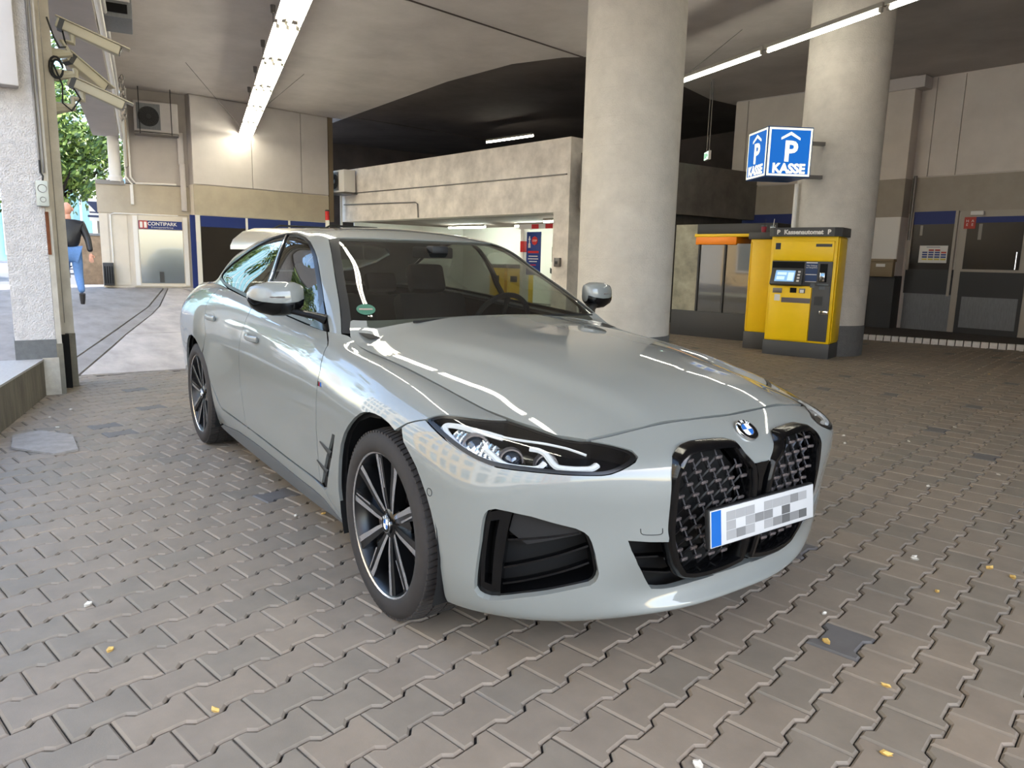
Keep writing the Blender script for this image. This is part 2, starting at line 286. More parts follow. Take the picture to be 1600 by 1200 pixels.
def arcs(S):
    U=np.linspace(0,S.nu-1,(S.nu-1)*8+1); V=np.linspace(0,S.nv-1,(S.nv-1)*8+1)
    lu=0
    for vv in np.linspace(.3,.8,3)*(S.nv-1):
        P=S.ev(U,np.full_like(U,vv)); lu=lu+np.concatenate([[0],np.cumsum(np.linalg.norm(np.diff(P,axis=0),axis=1))])/3
    lv=0
    for uu in ([2,5,9,15] if S.nu>20 else [2,5,8]):
        P=S.ev(np.full_like(V,float(min(uu,S.nu-1))),V); lv=lv+np.concatenate([[0],np.cumsum(np.linalg.norm(np.diff(P,axis=0),axis=1))])
    lv=lv/(4 if S.nu>20 else 3)
    S.U,S.V,S.LU,S.LV=U,V,lu,lv
def to_m(S,p): p=np.asarray(p,float); return np.stack([np.interp(p[:,0],S.U,S.LU),np.interp(p[:,1],S.V,S.LV)],1)
def to_uv(S,p): return np.stack([np.interp(p[:,0],S.LU,S.U),np.interp(p[:,1],S.LV,S.V)],1)
class HoodS:
    nu,nv=2,2
    def ev(s,x,y): x=np.atleast_1d(x);y=np.atleast_1d(y); return np.stack([x,y,hood_z(x,y)],1)
    def nrm(s,x,y):
        e=2e-3; x=np.atleast_1d(x);y=np.atleast_1d(y)
        gx=(hood_z(x+e,y)-hood_z(x-e,y))/(2*e);gy=(hood_z(x,y+e)-hood_z(x,y-e))/(2*e)
        n=np.stack([-gx,-gy,np.ones_like(gx)],1); return n/np.linalg.norm(n,axis=1)[:,None]
HOOD=HoodS(); HOOD.U=np.array([-3,3.]);HOOD.V=np.array([-3,3.]);HOOD.LU=HOOD.U;HOOD.LV=HOOD.V; HOOD.sgn=1
arcs(LOW);arcs(DOME)
LOW.sgn=np.sign(LOW.nrm(9,5)[0][1]); DOME.sgn=np.sign(DOME.nrm(6,2)[0][1])
def normal(S,u,v): return S.nrm(u,v)*S.sgn
def area2(p): x,y=p[:,0],p[:,1]; return np.sum(x*np.roll(y,-1)-np.roll(x,-1)*y)
def dens(p,h):
    out=[]
    for i in range(len(p)):
        a,b=p[i],p[(i+1)%len(p)]; n=max(1,int(math.ceil(np.linalg.norm(b-a)/h)))
        for k in range(n): out.append(a+(b-a)*k/n)
    return np.array(out)
def inset(p,d,keep=None):
    """move a closed polygon inwards by d (metric)"""
    s=1 if area2(p)>0 else -1; a=np.roll(p,1,0);b=np.roll(p,-1,0); 
    t1=p-a;t2=b-p; t1/=np.linalg.norm(t1,axis=1)[:,None]+1e-9; t2/=np.linalg.norm(t2,axis=1)[:,None]+1e-9
    t=t1+t2; t/=np.linalg.norm(t,axis=1)[:,None]+1e-9; n=np.stack([-t[:,1],t[:,0]],1)*s
    c=np.clip((t*t2).sum(1),.5,1)[:,None]; q=p+n*d/c
    if keep is not None: q=np.where(keep(p)[:,None],np.stack([p[:,0],q[:,1]],1),q)
    return q
def smooth_poly(p,it=1):
    """Chaikin corner cutting"""
    for _ in range(it):
        q=[]
        for i in range(len(p)):
            a,b=p[i],p[(i+1)%len(p)]; q+= [a*.75+b*.25,a*.25+b*.75]
        p=np.array(q)
    return p
def inpoly(P,poly):
    poly=np.asarray(poly,float); x,y=P[:,0][:,None],P[:,1][:,None]; x1,y1=poly.T; x2,y2=np.roll(poly,1,0).T; dy=np.where(np.abs(y2-y1)<1e-15,1e-15,y2-y1)
    return (((y1>y)!=(y2>y))&(x<(x2-x1)*(y-y1)/dy+x1)).sum(1)%2==1
def mind(P,segs):
    segs=np.asarray(segs); return np.concatenate([np.sqrt(((P[i:i+2000,None]-segs[None])**2).sum(-1)).min(1) for i in range(0,len(P),2000)])
def panel(name,S,poly,m,parent,side=-1,holes=(),res=.026,depth=.014,off=0,gap=.0024,both=False,rimmat=None,metric=False,holegap=0,bulge=None):
    """cut a panel out of the smooth surface S. side=-1 right side of the car, +1 left; both = half panel mirrored over the centre line"""
    seam=(lambda p: p[:,0]<1e-6) if both and S is not HOOD else ((lambda p: p[:,1]<1e-6) if both else None)
    P=np.array(poly,float) if metric else to_m(S,poly); 
    if gap:
        q=inset(P,gap)
        if seam is not None:
            s=seam(P)
            if S is HOOD: q[s,1]=P[s,1]
            else: q[s,0]=P[s,0]
        P=q
    P=dens(P,res*.6); loops=[P]
    for h in holes:
        H=np.array(h,float) if metric else to_m(S,h); 
        if holegap: H=inset(H,-holegap)
        loops.append(dens(H,res*.5))
    lo,hi=P.min(0),P.max(0)
    gx=np.arange(lo[0]+res*.5,hi[0],res); gy=np.arange(lo[1]+res*.5,hi[1],res*.8)
    G=np.array([(a,b2) for a in gx for b2 in gy]) if len(gx)*len(gy) else np.zeros((0,2))
    if len(G):
        k=inpoly(G,P)
        for h in loops[1:]: k&=~inpoly(G,h)
        G=G[k]
        if len(G): G=G[mind(G,np.concatenate(loops))>res*.42]
    vs=np.concatenate(loops+[G]) if len(G) else np.concatenate(loops)
    ed=[];b0=0
    for l in loops: n=len(l); ed+=[(b0+i,b0+(i+1)%n) for i in range(n)]; b0+=n
    R=delaunay_2d_cdt([Vector((float(a),float(b2))) for a,b2 in vs],ed,[],0,1e-7)
    V2=np.array([(v.x,v.y) for v in R[0]]); F=[]
    TRI=np.array([list(f) for f in R[2]]); cc=V2[TRI].mean(1); ok=inpoly(cc,P)
    for h in loops[1:]: ok&=~inpoly(cc,h)
    F=[[int(i) for i in t] for t in TRI[ok]]
    uv=to_uv(S,V2); Q=S.ev(uv[:,0],uv[:,1]); N=normal(S,uv[:,0],uv[:,1])
    if bulge is not None: o=bulge(Q)
    else: o=0
    Q=Q+N*(off+np.reshape(o,(-1,1)) if bulge is not None else off)
    # boundary edges
    cnt={}
    for f in F:
        for i in range(3):
            e=(f[i],f[(i+1)%3]); cnt[e]=cnt.get(e,0)+1
    bd=[e for e in cnt if (e[1],e[0]) not in cnt]
    if both: 
        ax=1
        bd=[e for e in bd if not (abs(Q[e[0],1])<2e-4 and abs(Q[e[1],1])<2e-4)]
    if S is HOOD or S is DOME or S is LOW: pass
    # orientation
    FA=np.array(F); cr=np.cross(Q[FA[:,1]]-Q[FA[:,0]],Q[FA[:,2]]-Q[FA[:,0]])
    if (cr*N[FA[:,0]]).sum()<0: F=[f[::-1] for f in F]; bd=[(e[1],e[0]) for e in bd]
    verts=[tuple(q) for q in Q]; norms=[tuple(n) for n in N]; faces=[tuple(f) for f in F]; fl=[0]*len(F)
    if depth:
        idx={}
        for e in bd:
            for k in e:
                if k not in idx: idx[k]=len(verts); verts.append(tuple(Q[k]-N[k]*depth)); norms.append((0,0,0))
            faces.append((e[1],e[0],idx[e[0]],idx[e[1]])); fl.append(1)
    def mir(vs): return [(x,-y,z) for x,y,z in vs]
    # base data is on +y side
    if both:
        nv=len(verts); verts=verts+mir(verts); norms=norms+mir(norms); faces=faces+[tuple(i+nv for i in f)[::-1] for f in faces]; fl=fl+fl
    elif side<0:
        verts=mir(verts); norms=mir(norms); faces=[f[::-1] for f in faces]
    me=bpy.data.meshes.new(name); me.from_pydata(verts,[],faces)
    me.polygons.foreach_set('use_smooth',[True]*len(faces))
    ln=[]
    fn=[p.normal.copy() for p in me.polygons]
    for i,f in enumerate(faces):
        for k in f:
            ln.append(norms[k] if fl[i]==0 else tuple(fn[i]))
    me.normals_split_custom_set(ln)
    mm=[m] if rimmat is None else [m,rimmat]
    ob=link(name,me,mm,parent)
    if rimmat is not None: me.polygons.foreach_set('material_index',fl)
    return ob
def solve_uv(S,x,z,u0,v0):
    g=np.array([u0,v0],float)
    for _ in range(30):
        f=S.ev(*g)[0][[0,2]]-[x,z]
        J=np.stack([(S.ev(g[0]+(1e-4 if i==0 else 0),g[1]+(1e-4 if i==1 else 0))[0][[0,2]]-[x,z]-f)/1e-4 for i in (0,1)],1)
        g=g-np.clip(np.linalg.lstsq(J,f,rcond=1e-6)[0],-.6,.6); g=np.clip(g,[0,0],[S.nu-1.001,S.nv-1.001])
    return [float(g[0]),float(g[1])]
def tube_on(S,uvs,r,off,side=-1,flat=None,n=6,mb=None):
    uvs=np.array(uvs); t=np.linspace(0,len(uvs)-1,(len(uvs)-1)*4+1); 
    u=np.interp(t,range(len(uvs)),uvs[:,0]);v=np.interp(t,range(len(uvs)),uvs[:,1])
    for _ in range(2): u[1:-1]=(u[:-2]+2*u[1:-1]+u[2:])/4; v[1:-1]=(v[:-2]+2*v[1:-1]+v[2:])/4
    P=S.ev(u,v)+normal(S,u,v)*off; P=P*[1,side,1]
    mb=mb or MB(); mb.tube(P,r,n,flat=flat); return mb
def flare(Q):
    """wheel arch flare of the side panels"""
    out=np.zeros(len(Q))
    for cx,cz in ((0,.345),(-2.86,.345)):
        d=np.hypot(Q[:,0]-cx,Q[:,2]-cz); out+=.006*np.exp(-((d-.385)/.03)**2)*(Q[:,0]>-3.4)
    return out
CAR=empty('car',(0,0,0),0,'grey four-door car with black kidney grilles parked beside the round concrete column, nearest the camera','car')
T=TR
# --- panels
hoodside=[(.655,.545),(.58,.60),(.50,.627),(.43,.65),(.30,.675),(.15,.70),(0,.715),(-.23,.735),(-.48,.75),(-.60,.751),(-.66,.743),(-.70,.729),(-.735,.711),(-.742,.695)]
hoodpoly=[(.742,0),(.732,.18),(.707,.36),(.68,.47)]+hoodside+[(-.735,.66),(-.715,.5),(-.69,.25),(-.68,0)]
panel('hood',HOOD,hoodpoly,M_paint,CAR,both=True,res=.028,gap=.0042)
HL=T['headlight']+[[5.3,8.97],[4.2,8.99],[3.4,9.0]]+T['headlight_inner'][::-1]+T['headlight_low']
bumper=[[0,9],[1,9],[2,9],[3.027,9]]+T['headlight_inner'][:2][::-1]+T['headlight_low']+T['bumperline']
af=[q for q in T['arch'] if q[0]<7.05]
bumper+=af+[[5.9,.6],[5.9,0],[5,0],[4,0],[3,0],[2,0],[1,0],[0,0]]
OPEN=[[0,8.1]]  # replaced below
def yz_uv(y,z):
    g=np.array([y/.18,5.],float)
    for _ in range(30):
        f=LOW.ev(*g)[0][[1,2]]-[y,z]; J=np.stack([(LOW.ev(g[0]+(1e-4 if i==0 else 0),g[1]+(1e-4 if i==1 else 0))[0][[1,2]]-[y,z]-f)/1e-4 for i in (0,1)],1)
        g=np.clip(g-np.clip(np.linalg.lstsq(J,f,rcond=1e-6)[0],-.6,.6),[0,0],[24,9])
    return [float(g[0]),float(g[1])]
_ki=inset(np.array(KO),.010)
kid_edge=[[0,yz_uv(0,.652)[1]]]+[yz_uv(*_ki[i]) for i in (10,9,8,7,6,5,4,3,2,1,0,22,21)]+[[2.02,4.0]]
opening=kid_edge+T['opening'][:-1]+[[.6,1.97],[0,1.97]]
holepoly=opening
panel('front_bumper',LOW,[q for q in bumper],M_paint,CAR,both=True,holes=[T['intake']],res=.022,depth=.03) if 0 else None
# the bumper is cut with the central opening taken out of the half outline
bout=[[0,9],[1,9],[2,9],[3.0,9]]+T['headlight_inner'][:2][::-1]+T['headlight_low']+T['bumperline']+af+[[5.9,.6],[5.88,0],[5,0],[4,0],[3,0],[2,0],[1,0],[0,0],[0,1.97],[.6,1.97]]+T['opening'][:-1][::-1]+kid_edge[::-1]
panel('front_bumper',LOW,bout,M_paint,CAR,both=True,holes=[T['intake']],res=.022,depth=.028)
ab=[q for q in T['arch'] if q[0]>=7.05]
fd=T['fdoor']; strip=T['strip']; sill=T['sillup']
vent=T['vent']
for side in (-1,1):
    fender=T['headlight'][:]+[[5.2,8.93],[5.0,9]] if 0 else T['headlight']+[[5.3,8.97],[5.5,9],[7,9],[8,9],[9,9],[10,9],[11,9],[12.0,9]]+fd[1:]+[[10.5,1.45],[10.35,1.30],[10.2,1.2],[9.6,.12]]+ab+T['bumperline'][::-1][:-1]
    panel('fender',LOW,fender,M_paint,CAR,side,holes=[vent],res=.024,bulge=flare)
    bd=T['bdoor']
    top=[[u,9.0] for u in np.arange(12.4,14.9,.4)]
    panel('front_door',LOW,[[12.02,9]]+top+[[14.87,9]]+bd+[[14.55,1.62],[13.9,1.62],[13.1,1.63],[12.35,1.6],[11.4,1.58],[10.64,1.56]]+fd[::-1][:-1],M_paint,CAR,side,res=.028)
    # rear door: rear cut follows the arch
    arc=[solve_uv(LOW,-2.86+.385*math.cos(a),.345+.385*math.sin(a),18,4) for a in np.radians([10,20,35,50,62,75,90,105,120,135,150,165,180,192])]
    rcut=[[17.35,9],[17.25,8.3],[17.0,7.4],[16.75,6.4],[16.55,5.2],arc[3],arc[2],arc[1],[16.2,2.2],[15.95,1.68]]
    panel('rear_door',LOW,[[14.87,9],[15.5,9],[16.2,9],[16.8,9]]+rcut+[[15.3,1.66],[14.55,1.62]]+bd[::-1],M_paint,CAR,side,res=.03)
    arch2=arc[3:]
    panel('rear_quarter_panel',LOW,[[17.35,9],[18,9],[19,9],[20,9],[21,9],[22,9],[23,9],[24,9],[24,0],[22,0],[21,0],[20,.0]]+arch2[::-1]+rcut[:5][::-1],M_paint,CAR,side,res=.045,bulge=flare)
    # sill cover: painted strip above, dark grey below
    low=[[u,v] for u,v in sill]
    a0=arc[0]
    panel('side_sill',LOW,[[10.30,1.30],[10.5,1.42],[11.4,1.5],[12.35,1.55],[13.1,1.58],[14.0,1.57],[15.0,1.59],[15.9,1.62],[16.15,1.9],arc[1],[16.55,1.2],[16.6,.15],[16.3,.45],[15.14,.93]]+[q for q in low[1:-2]][::-1]+[[9.62,.12],[10.2,1.15]],M_paint,CAR,side,res=.03)
    panel('lower_sill',LOW,[q for q in low[1:-2]]+[[15.14,.93],[16.2,.5],[16.6,.1],[16.5,0],[15,0],[13,0],[11,0],[9.9,0],[9.66,.08]],M_sillgrey,CAR,side,res=.04,off=.0)
    panel('sill_strip',LOW,[[10.45,1.42],[10.62,1.56],[12.35,1.62],[13.1,1.65],[14,1.64],[15,1.65],[15.9,1.68],[15,1.57],[14,1.54],[12.35,1.50],[11.4,1.46]],M_black,CAR,side,res=.03,off=-.004,gap=0)
    vp=panel('side_vent',LOW,vent,M_matte,CAR,side,off=-.012,res=.02,gap=0)
    for q in ((9.78,3.0),(10.02,2.15)):
        P=LOW.ev(q[0],q[1])[0]*[1,side,1]; P2=P+np.array([-.115,side*.004,.03])
        MB().tube([tuple(P+[.0,0,0]),tuple(P2)],[.016,.004],6,flat=(1,.35),up=(0,0,1)).build('vent_fin',M_matte,vp)
    # headlight
    hl=panel('headlight',LOW,HL,M_black,CAR,side,off=-.055,res=.03,depth=0,gap=.004)
    Hm=smooth_poly(dens(to_m(LOW,HL),.05)); ring_in=inset(Hm,.016)
    panel('headlight_bezel',LOW,Hm,M_net,hl,side,holes=[ring_in],metric=True,res=.02,depth=.055,off=-.002,gap=.002)
    panel('headlight_cover',LOW,ring_in,M_clear,hl,side,metric=True,res=.022,depth=0,off=-.003,gap=0)
    g=tube_on(LOW,T['drl_outer'],.009,-.018,side,flat=(1,1.5)); tube_on(LOW,T['drl_l1'],.008,-.016,side,mb=g,flat=(1,1.5)); tube_on(LOW,T['drl_l2'],.008,-.016,side,mb=g,flat=(1,1.5)); tube_on(LOW,T['drl_top'],.004,-.014,side,mb=g)
    g.build('light_guide',M_guide,hl)
    for q,r in (((5.65,7.35),.042),((4.95,7.55),.034),((4.25,7.75),.033)):
        P=LOW.ev(*q)[0]; nrm=normal(LOW,*q)[0]; nrm=np.array([.8,.25,.1]) if 1 else nrm
        P=(P-normal(LOW,*q)[0]*.05)*[1,side,1]; Tm=frame(tuple(P),(0,1,0),(0,0,1)) ; nn=Vector((.82,side*.45,.05)).normalized()
        Tm=nn.to_track_quat('Z','Y').to_matrix().to_4x4(); Tm.translation=Vector(P)
        MB().lathe([(0.001,r*.62),(r*.45,r*.52),(r*.75,r*.25),(r*.86,0)],20,Tm).build('projector_lens',M_lens,hl)
        MB().lathe([(r*.86,0),(r*.95,.012),(r*1.08,.012),(r*1.12,-.02)],20,Tm).build('lens_ring',M_satin,hl)
    cr=MB(); crn=random.Random(2)
    for u_ in np.arange(4.9,6.15,.09):
        for v_ in np.arange(6.85,7.75,.16):
            if not inpoly(np.array([[u_,v_]]),np.array(T['drl_outer']))[0]: continue
            P=(LOW.ev(u_,v_)[0]-normal(LOW,u_,v_)[0]*.034)*[1,side,1]; s_=.011
            cr.add([tuple(P+np.array([0,0,-s_])),tuple(P+np.array([s_*.6,side*-s_,0])),tuple(P+np.array([0,0,s_])),tuple(P+np.array([-s_*.6,side*s_,0])),tuple(P+np.array([.006,side*.006,crn.uniform(-.003,.003)]))],[(0,1,4),(1,2,4),(2,3,4),(3,0,4)])
    o=cr.build('reflector_facets',M_crystal,hl,smooth=False); o['kind']='stuff'
    # intake
    im=to_m(LOW,T['intake'])
    it=panel('air_intake',LOW,im,M_void,CAR,side,metric=True,off=-.09,depth=0,res=.03,gap=0)
    panel('intake_surround',LOW,im,M_black,it,side,metric=True,holes=[inset(smooth_poly(im,1),.008)],off=-.022,depth=.07,res=.02,gap=.0)
    for k,(a,b2) in enumerate((((4.62,1.95),(3.2,2.75)),((4.62,2.55),(3.25,3.3)),((4.6,3.45),(3.42,3.72)))):
        tube_on(LOW,[(a[0],a[1]),((a[0]*.66+b2[0]*.34),(a[1]*.72+b2[1]*.28)),((a[0]+b2[0]*2)/3,a[1]*.4+b2[1]*.6),b2],.011,-.045,side,flat=(.55,1.6)).build('intake_slat',M_black,it)
    duct=[(4.78,1.50),(5.06,1.62),(5.03,4.35),(4.78,4.6),(4.60,4.55),(4.66,1.52)]
    panel('air_curtain_duct',LOW,duct,M_black,it,side,holes=[[(4.82,1.95),(4.97,2.0),(4.96,4.05),(4.80,4.15)]],off=-.02,depth=.05,res=.02,gap=0)
    panel('sensor_plate',LOW,[(4.6,3.75),(4.58,4.45),(3.9,4.25),(3.45,3.98),(3.38,3.7),(4.25,3.35)],M_matte,it,side,off=-.032,depth=.01,res=.02,gap=0)
    # parking sensor ring
    P=LOW.ev(*T['sensor'][0])[0]; Nn=normal(LOW,*T['sensor'][0])[0]
    Tm=Vector(Nn*[1,side,1]).to_track_quat('Z','Y').to_matrix().to_4x4(); Tm.translation=Vector(tuple((P+Nn*.0005)*[1,side,1]))
    MB().lathe([(.0112,0),(.0118,.0008),(.0126,.0008),(.0132,0)],20,Tm).build('parking_sensor',M_matte,CAR)
    # door handles
    for q in ((14.05,6.2),(16.15,6.28)):
        P=LOW.ev(*q)[0]*[1,side,1]; 
        hb=MB(); hb.tube([P+np.array([dx,side*(.006+.024*math.cos(dx/.1*1.35)),dx*-.02]) for dx in np.linspace(-.105,.105,9)],.014,8,flat=(1.1,.5),up=(0,0,1)); hh=hb.build('door_handle',M_paint,CAR)
        panel('handle_recess',LOW,[(q[0]+(.07/.4)*math.cos(a),q[1]+.32*math.sin(a)) for a in np.linspace(0,2*math.pi,16,endpoint=False)],M_paint,hh,side,off=.0012,depth=.003,res=.02,gap=0)
# emblem, kidneys
def KX(y,z): y=np.asarray(y,float);z=np.asarray(z,float); return .893-.30*y*y-5.2*np.maximum(0,z-.66)**2-.355*np.maximum(0,.66-z)**2
def roundel(parent,Tm,R,name='roundel'):
    r=MB(); r.m(0).lathe([(.0001,.004),(R*.97,.004),(R,.002),(R,-.004)],40,Tm); ob=r.build(name,M_black,parent)
    MB().lathe([(R*.95,.0055),(R,.0055),(R*1.03,.003),(R*1.03,-.003)],40,Tm).build('roundel_rim',M_chrome,ob)
    MB().lathe([(R*.56,.0052),(R*.60,.0062),(R*.63,.0052)],32,Tm).build('roundel_ring',M_chrome,ob)
    q=MB()
    for k in range(4):
        q.m(0 if k%2==0 else 1); a=[k*math.pi/2+math.pi/2*j/8 for j in range(9)]
        q.add([Tm@Vector((0,0,.0052))]+[Tm@Vector((R*.575*math.cos(t),R*.575*math.sin(t),.0052)) for t in a],[(0,j+1,j+2) for j in range(8)])
    q.build('roundel_quarters',[M_white,M_blue],ob,smooth=False)
    for ch,a in (('B',128),('M',90),('W',50)):
        t=math.radians(a); Tc=Tm@Matrix.Translation((R*.785*math.cos(t),R*.785*math.sin(t),.0055))@Matrix.Rotation(t-math.pi/2,4,'Z')
        text('roundel_letter',ch,R*.42,M_white,ob,Tc,extrude=.0003,bold=.0004)
    return ob
Tn=Vector((.62,0,.78)).normalized(); ey=Vector((0,1,0)); ez=Tn.cross(ey)*1
Tm=Matrix((ey,Tn.cross(ey),Tn)).transposed().to_4x4(); Tm.translation=Vector((.8125,0,.743)); roundel(CAR,Tm,.040,'front_roundel')
ko=np.array(KO); ki=np.array(KI)      # (y,z) outlines of one kidney
def kpts(p,off=0): return np.stack([KX(p[:,0],p[:,1])+off,p[:,0],p[:,1]],1)
def inner_of(p,d): return inset(dens(p,.02),d)
for side in (-1,1):
    o=smooth_poly(dens(ko,.04),2); i=inner_of(ki,0)
    fr=MB(); 
    # frame: outer wall, front chamfer, inner wall
    L=[(o,-.035),(o,-.004),(inset(o,.006),.004),(inset(o,.020),.002),(inset(o,.026),-.010),(inset(o,.028),-.05)]
    n=len(o); vs=[]
    for p,of in L: vs+=[tuple(q*[1,side,1]) for q in kpts(p,of)]
    fs=[]
    for k in range(len(L)-1):
        for j in range(n): 
            f=(k*n+j,k*n+(j+1)%n,(k+1)*n+(j+1)%n,(k+1)*n+j); fs.append(f if side*area2(o)>0 else f[::-1])
    fr.add(vs,fs); kg=fr.build('kidney_grille',M_black,CAR,ang=50)
    inn=inset(o,.027)
    # backing
    bk=MB(); q=kpts(inn,-.075)*[1,side,1]; c=q.mean(0); bk.add([tuple(c)]+[tuple(t) for t in q],[(0,1+j,1+(j+1)%n) for j in range(n)]); bk.build('grille_backing',M_void,kg)
    # net: staggered bars with satin clips
    net=MB(); clipv=MB(); clipv.box(-.004,.004,-.0145,.0145,-.0048,.0048,bev=.0015); cm=None; cnt=0
    dz,dy=.036,.055
    for r in range(-2,16):
        for cc in range(-1,9):
            y=.02+dy*cc+(dy*.5 if r%2 else 0); z=.33+dz*r
            y+=0; z+=.02*(y-.2)*0
            if not inpoly(np.array([[y,z]]),inn)[0]: continue
            if mind(np.array([[y,z]]),inn)[0]<.012: continue
            x=float(KX(y,z))-.022
            if abs(z-.478)<.055 and y<.275: pass
            if cm is None: ob=clipv.build('grille_clip',M_satin,kg); cm=ob.data; 
            else: ob=link('grille_clip',cm,None,kg)
            ob.location=(x,side*y,z); ob.rotation_euler=(0,.1,side*-.35*y)
            # Y-shaped bars down to the row below
            for s2 in (-1,1):
                y2,z2=y+s2*dy*.5,z-dz
                net.tube([(x-.008,side*y,z),(float(KX(y2,z2))-.042,side*y2,z2)],.0034,4,flat=(1.3,1))
            net.tube([(x-.006,side*y,z),(x-.022,side*y,z+dz*.8)],.003,4)
    net.build('grille_net',M_net,kg)
# lower opening interior
MB().box(.66,.70,-.50,.50,.20,.60).build('lower_grille_backing',M_void,CAR)
for zz,hw in ((.375,.43),(.32,.38)): MB().tube([(.72,-hw,zz),(.77,-.3,zz-.004),(.79,0,zz-.004),(.77,.3,zz-.004),(.72,hw,zz)],.010,6,flat=(.6,1.5)).build('lower_grille_slat',M_black,CAR)
# centre bar between kidneys
cb=MB(); 
zs=np.linspace(.33,.655,14); vs=[]
for z in zs:
    x=float(KX(0,z)); w_=.012+.03*max(0,(z-.60)/.055); vs+=[(x-.04,-w_,z),(x-.010,-w_*.8,z),(x-.010,w_*.8,z),(x-.04,w_,z)]
cb.add(vs,[(4*k+j,4*k+j+1,4*k+j+5,4*k+j+4) for k in range(13) for j in range(3)]); cb.build('grille_centre_bar',M_black,CAR)
# lip shelf
def lipx(y): return np.interp(abs(y),[0,.18,.36,.5,.62],[.842,.838,.808,.752,.69])
# number plate
pl=MB(); Tp=Matrix.Translation((.908,.0,.487))@Matrix.Rotation(math.radians(-6),4,'Y')
pl.box(-.004,.0,-.262,.262,-.057,.057,Tp,bev=.0018); plate=pl.build('number_plate',mat('plate_white',(178,178,178),rough=.5),CAR)
MB().box(-.02,-.003,-.266,.266,-.061,.061,Tp,bev=.003).build('plate_holder',M_matte,plate)
MB().box(0,.0006,-.259,-.215,-.054,.054,Tp).build('plate_band',M_blue,plate)
MG=[mat('smudge_a',(112,112,112),rough=.5),mat('smudge_b',(80,80,80),rough=.5),mat('smudge_c',(142,142,142),rough=.5)]
rng=random.Random(3)
for k in range(9):
    for j in range(3):
        if rng.random()<.72: MB().box(.0002,.0007,-.19+k*.046,-.19+k*.046+.044,-.045+j*.03,-.017+j*.03,Tp).build('plate_patch',MG[rng.randrange(3)],plate)
# tow cover on the visible side of the bumper (small rounded outline)
tow=np.array([[2.52,3.98],[2.15,3.93],[2.13,3.70],[2.50,3.76]])
tube_on(LOW,[tow[1],tow[2],tow[3],tow[0]],.0012,.0004,-1).build('tow_cover',M_matte,CAR)
# badge on front fender
P=LOW.ev(*T['badge'][0])[0]
for side in (-1,1):
    bt=MB().box(-.022,.022,-.002,.003,-.0095,.0095); bo=bt.build('fender_badge',M_chrome,CAR); bo.location=(P[0],side*(P[1]+.001),P[2])
    for j,mm in enumerate((M_blue,mat('badge_navy',(20,30,90),rough=.3) if side<0 else M_blue,M_red)):
        q=MB().box(-.0205+j*.008,-.0135+j*.008,.0028,.0036,-.008,.008) if side>0 else MB().box(.0135-j*.008,.0205-j*.008,-.0036,-.0018,-.008,.008)
        q.build('badge_stripe',mm,bo,smooth=False)
# --- cabin
DLO=T['dlo']+[[9.05,2.45],[9.5,1.75],[9.72,1.15],[9.6,.6],[9.1,.2],[8.4,.06],[7.2,.05],[5.9,.05],[4.8,.05],[4.1,.04]]
wsT=[[0,3.78]]+T['wstop'][::-1]
roofpoly=[[3.2,0],[3.80,0],[3.83,.04]]+T['dlo'][0:]+[[9.05,2.45],[9.5,1.75],[9.72,1.15],[9.6,.6],[9.1,.2],[8.6,.0],[9,0],[10,0],[11,0],[12,0],[12,7],[11.2,7],[11.15,5.6],[10.8,4.7],[10.2,4.35],[9.4,4.5],[8.9,5.2],[8.75,6],[8.7,7],[7,7],[5,7],[3,7],[1,7],[0,7]]+wsT+T['wsside'][::-1]
panel('roof',DOME,roofpoly,M_paint,CAR,both=True,res=.034,depth=.02)
rw=[[11.2,7],[11.15,5.6],[10.8,4.7],[10.2,4.35],[9.4,4.5],[8.9,5.2],[8.75,6],[8.7,7]]
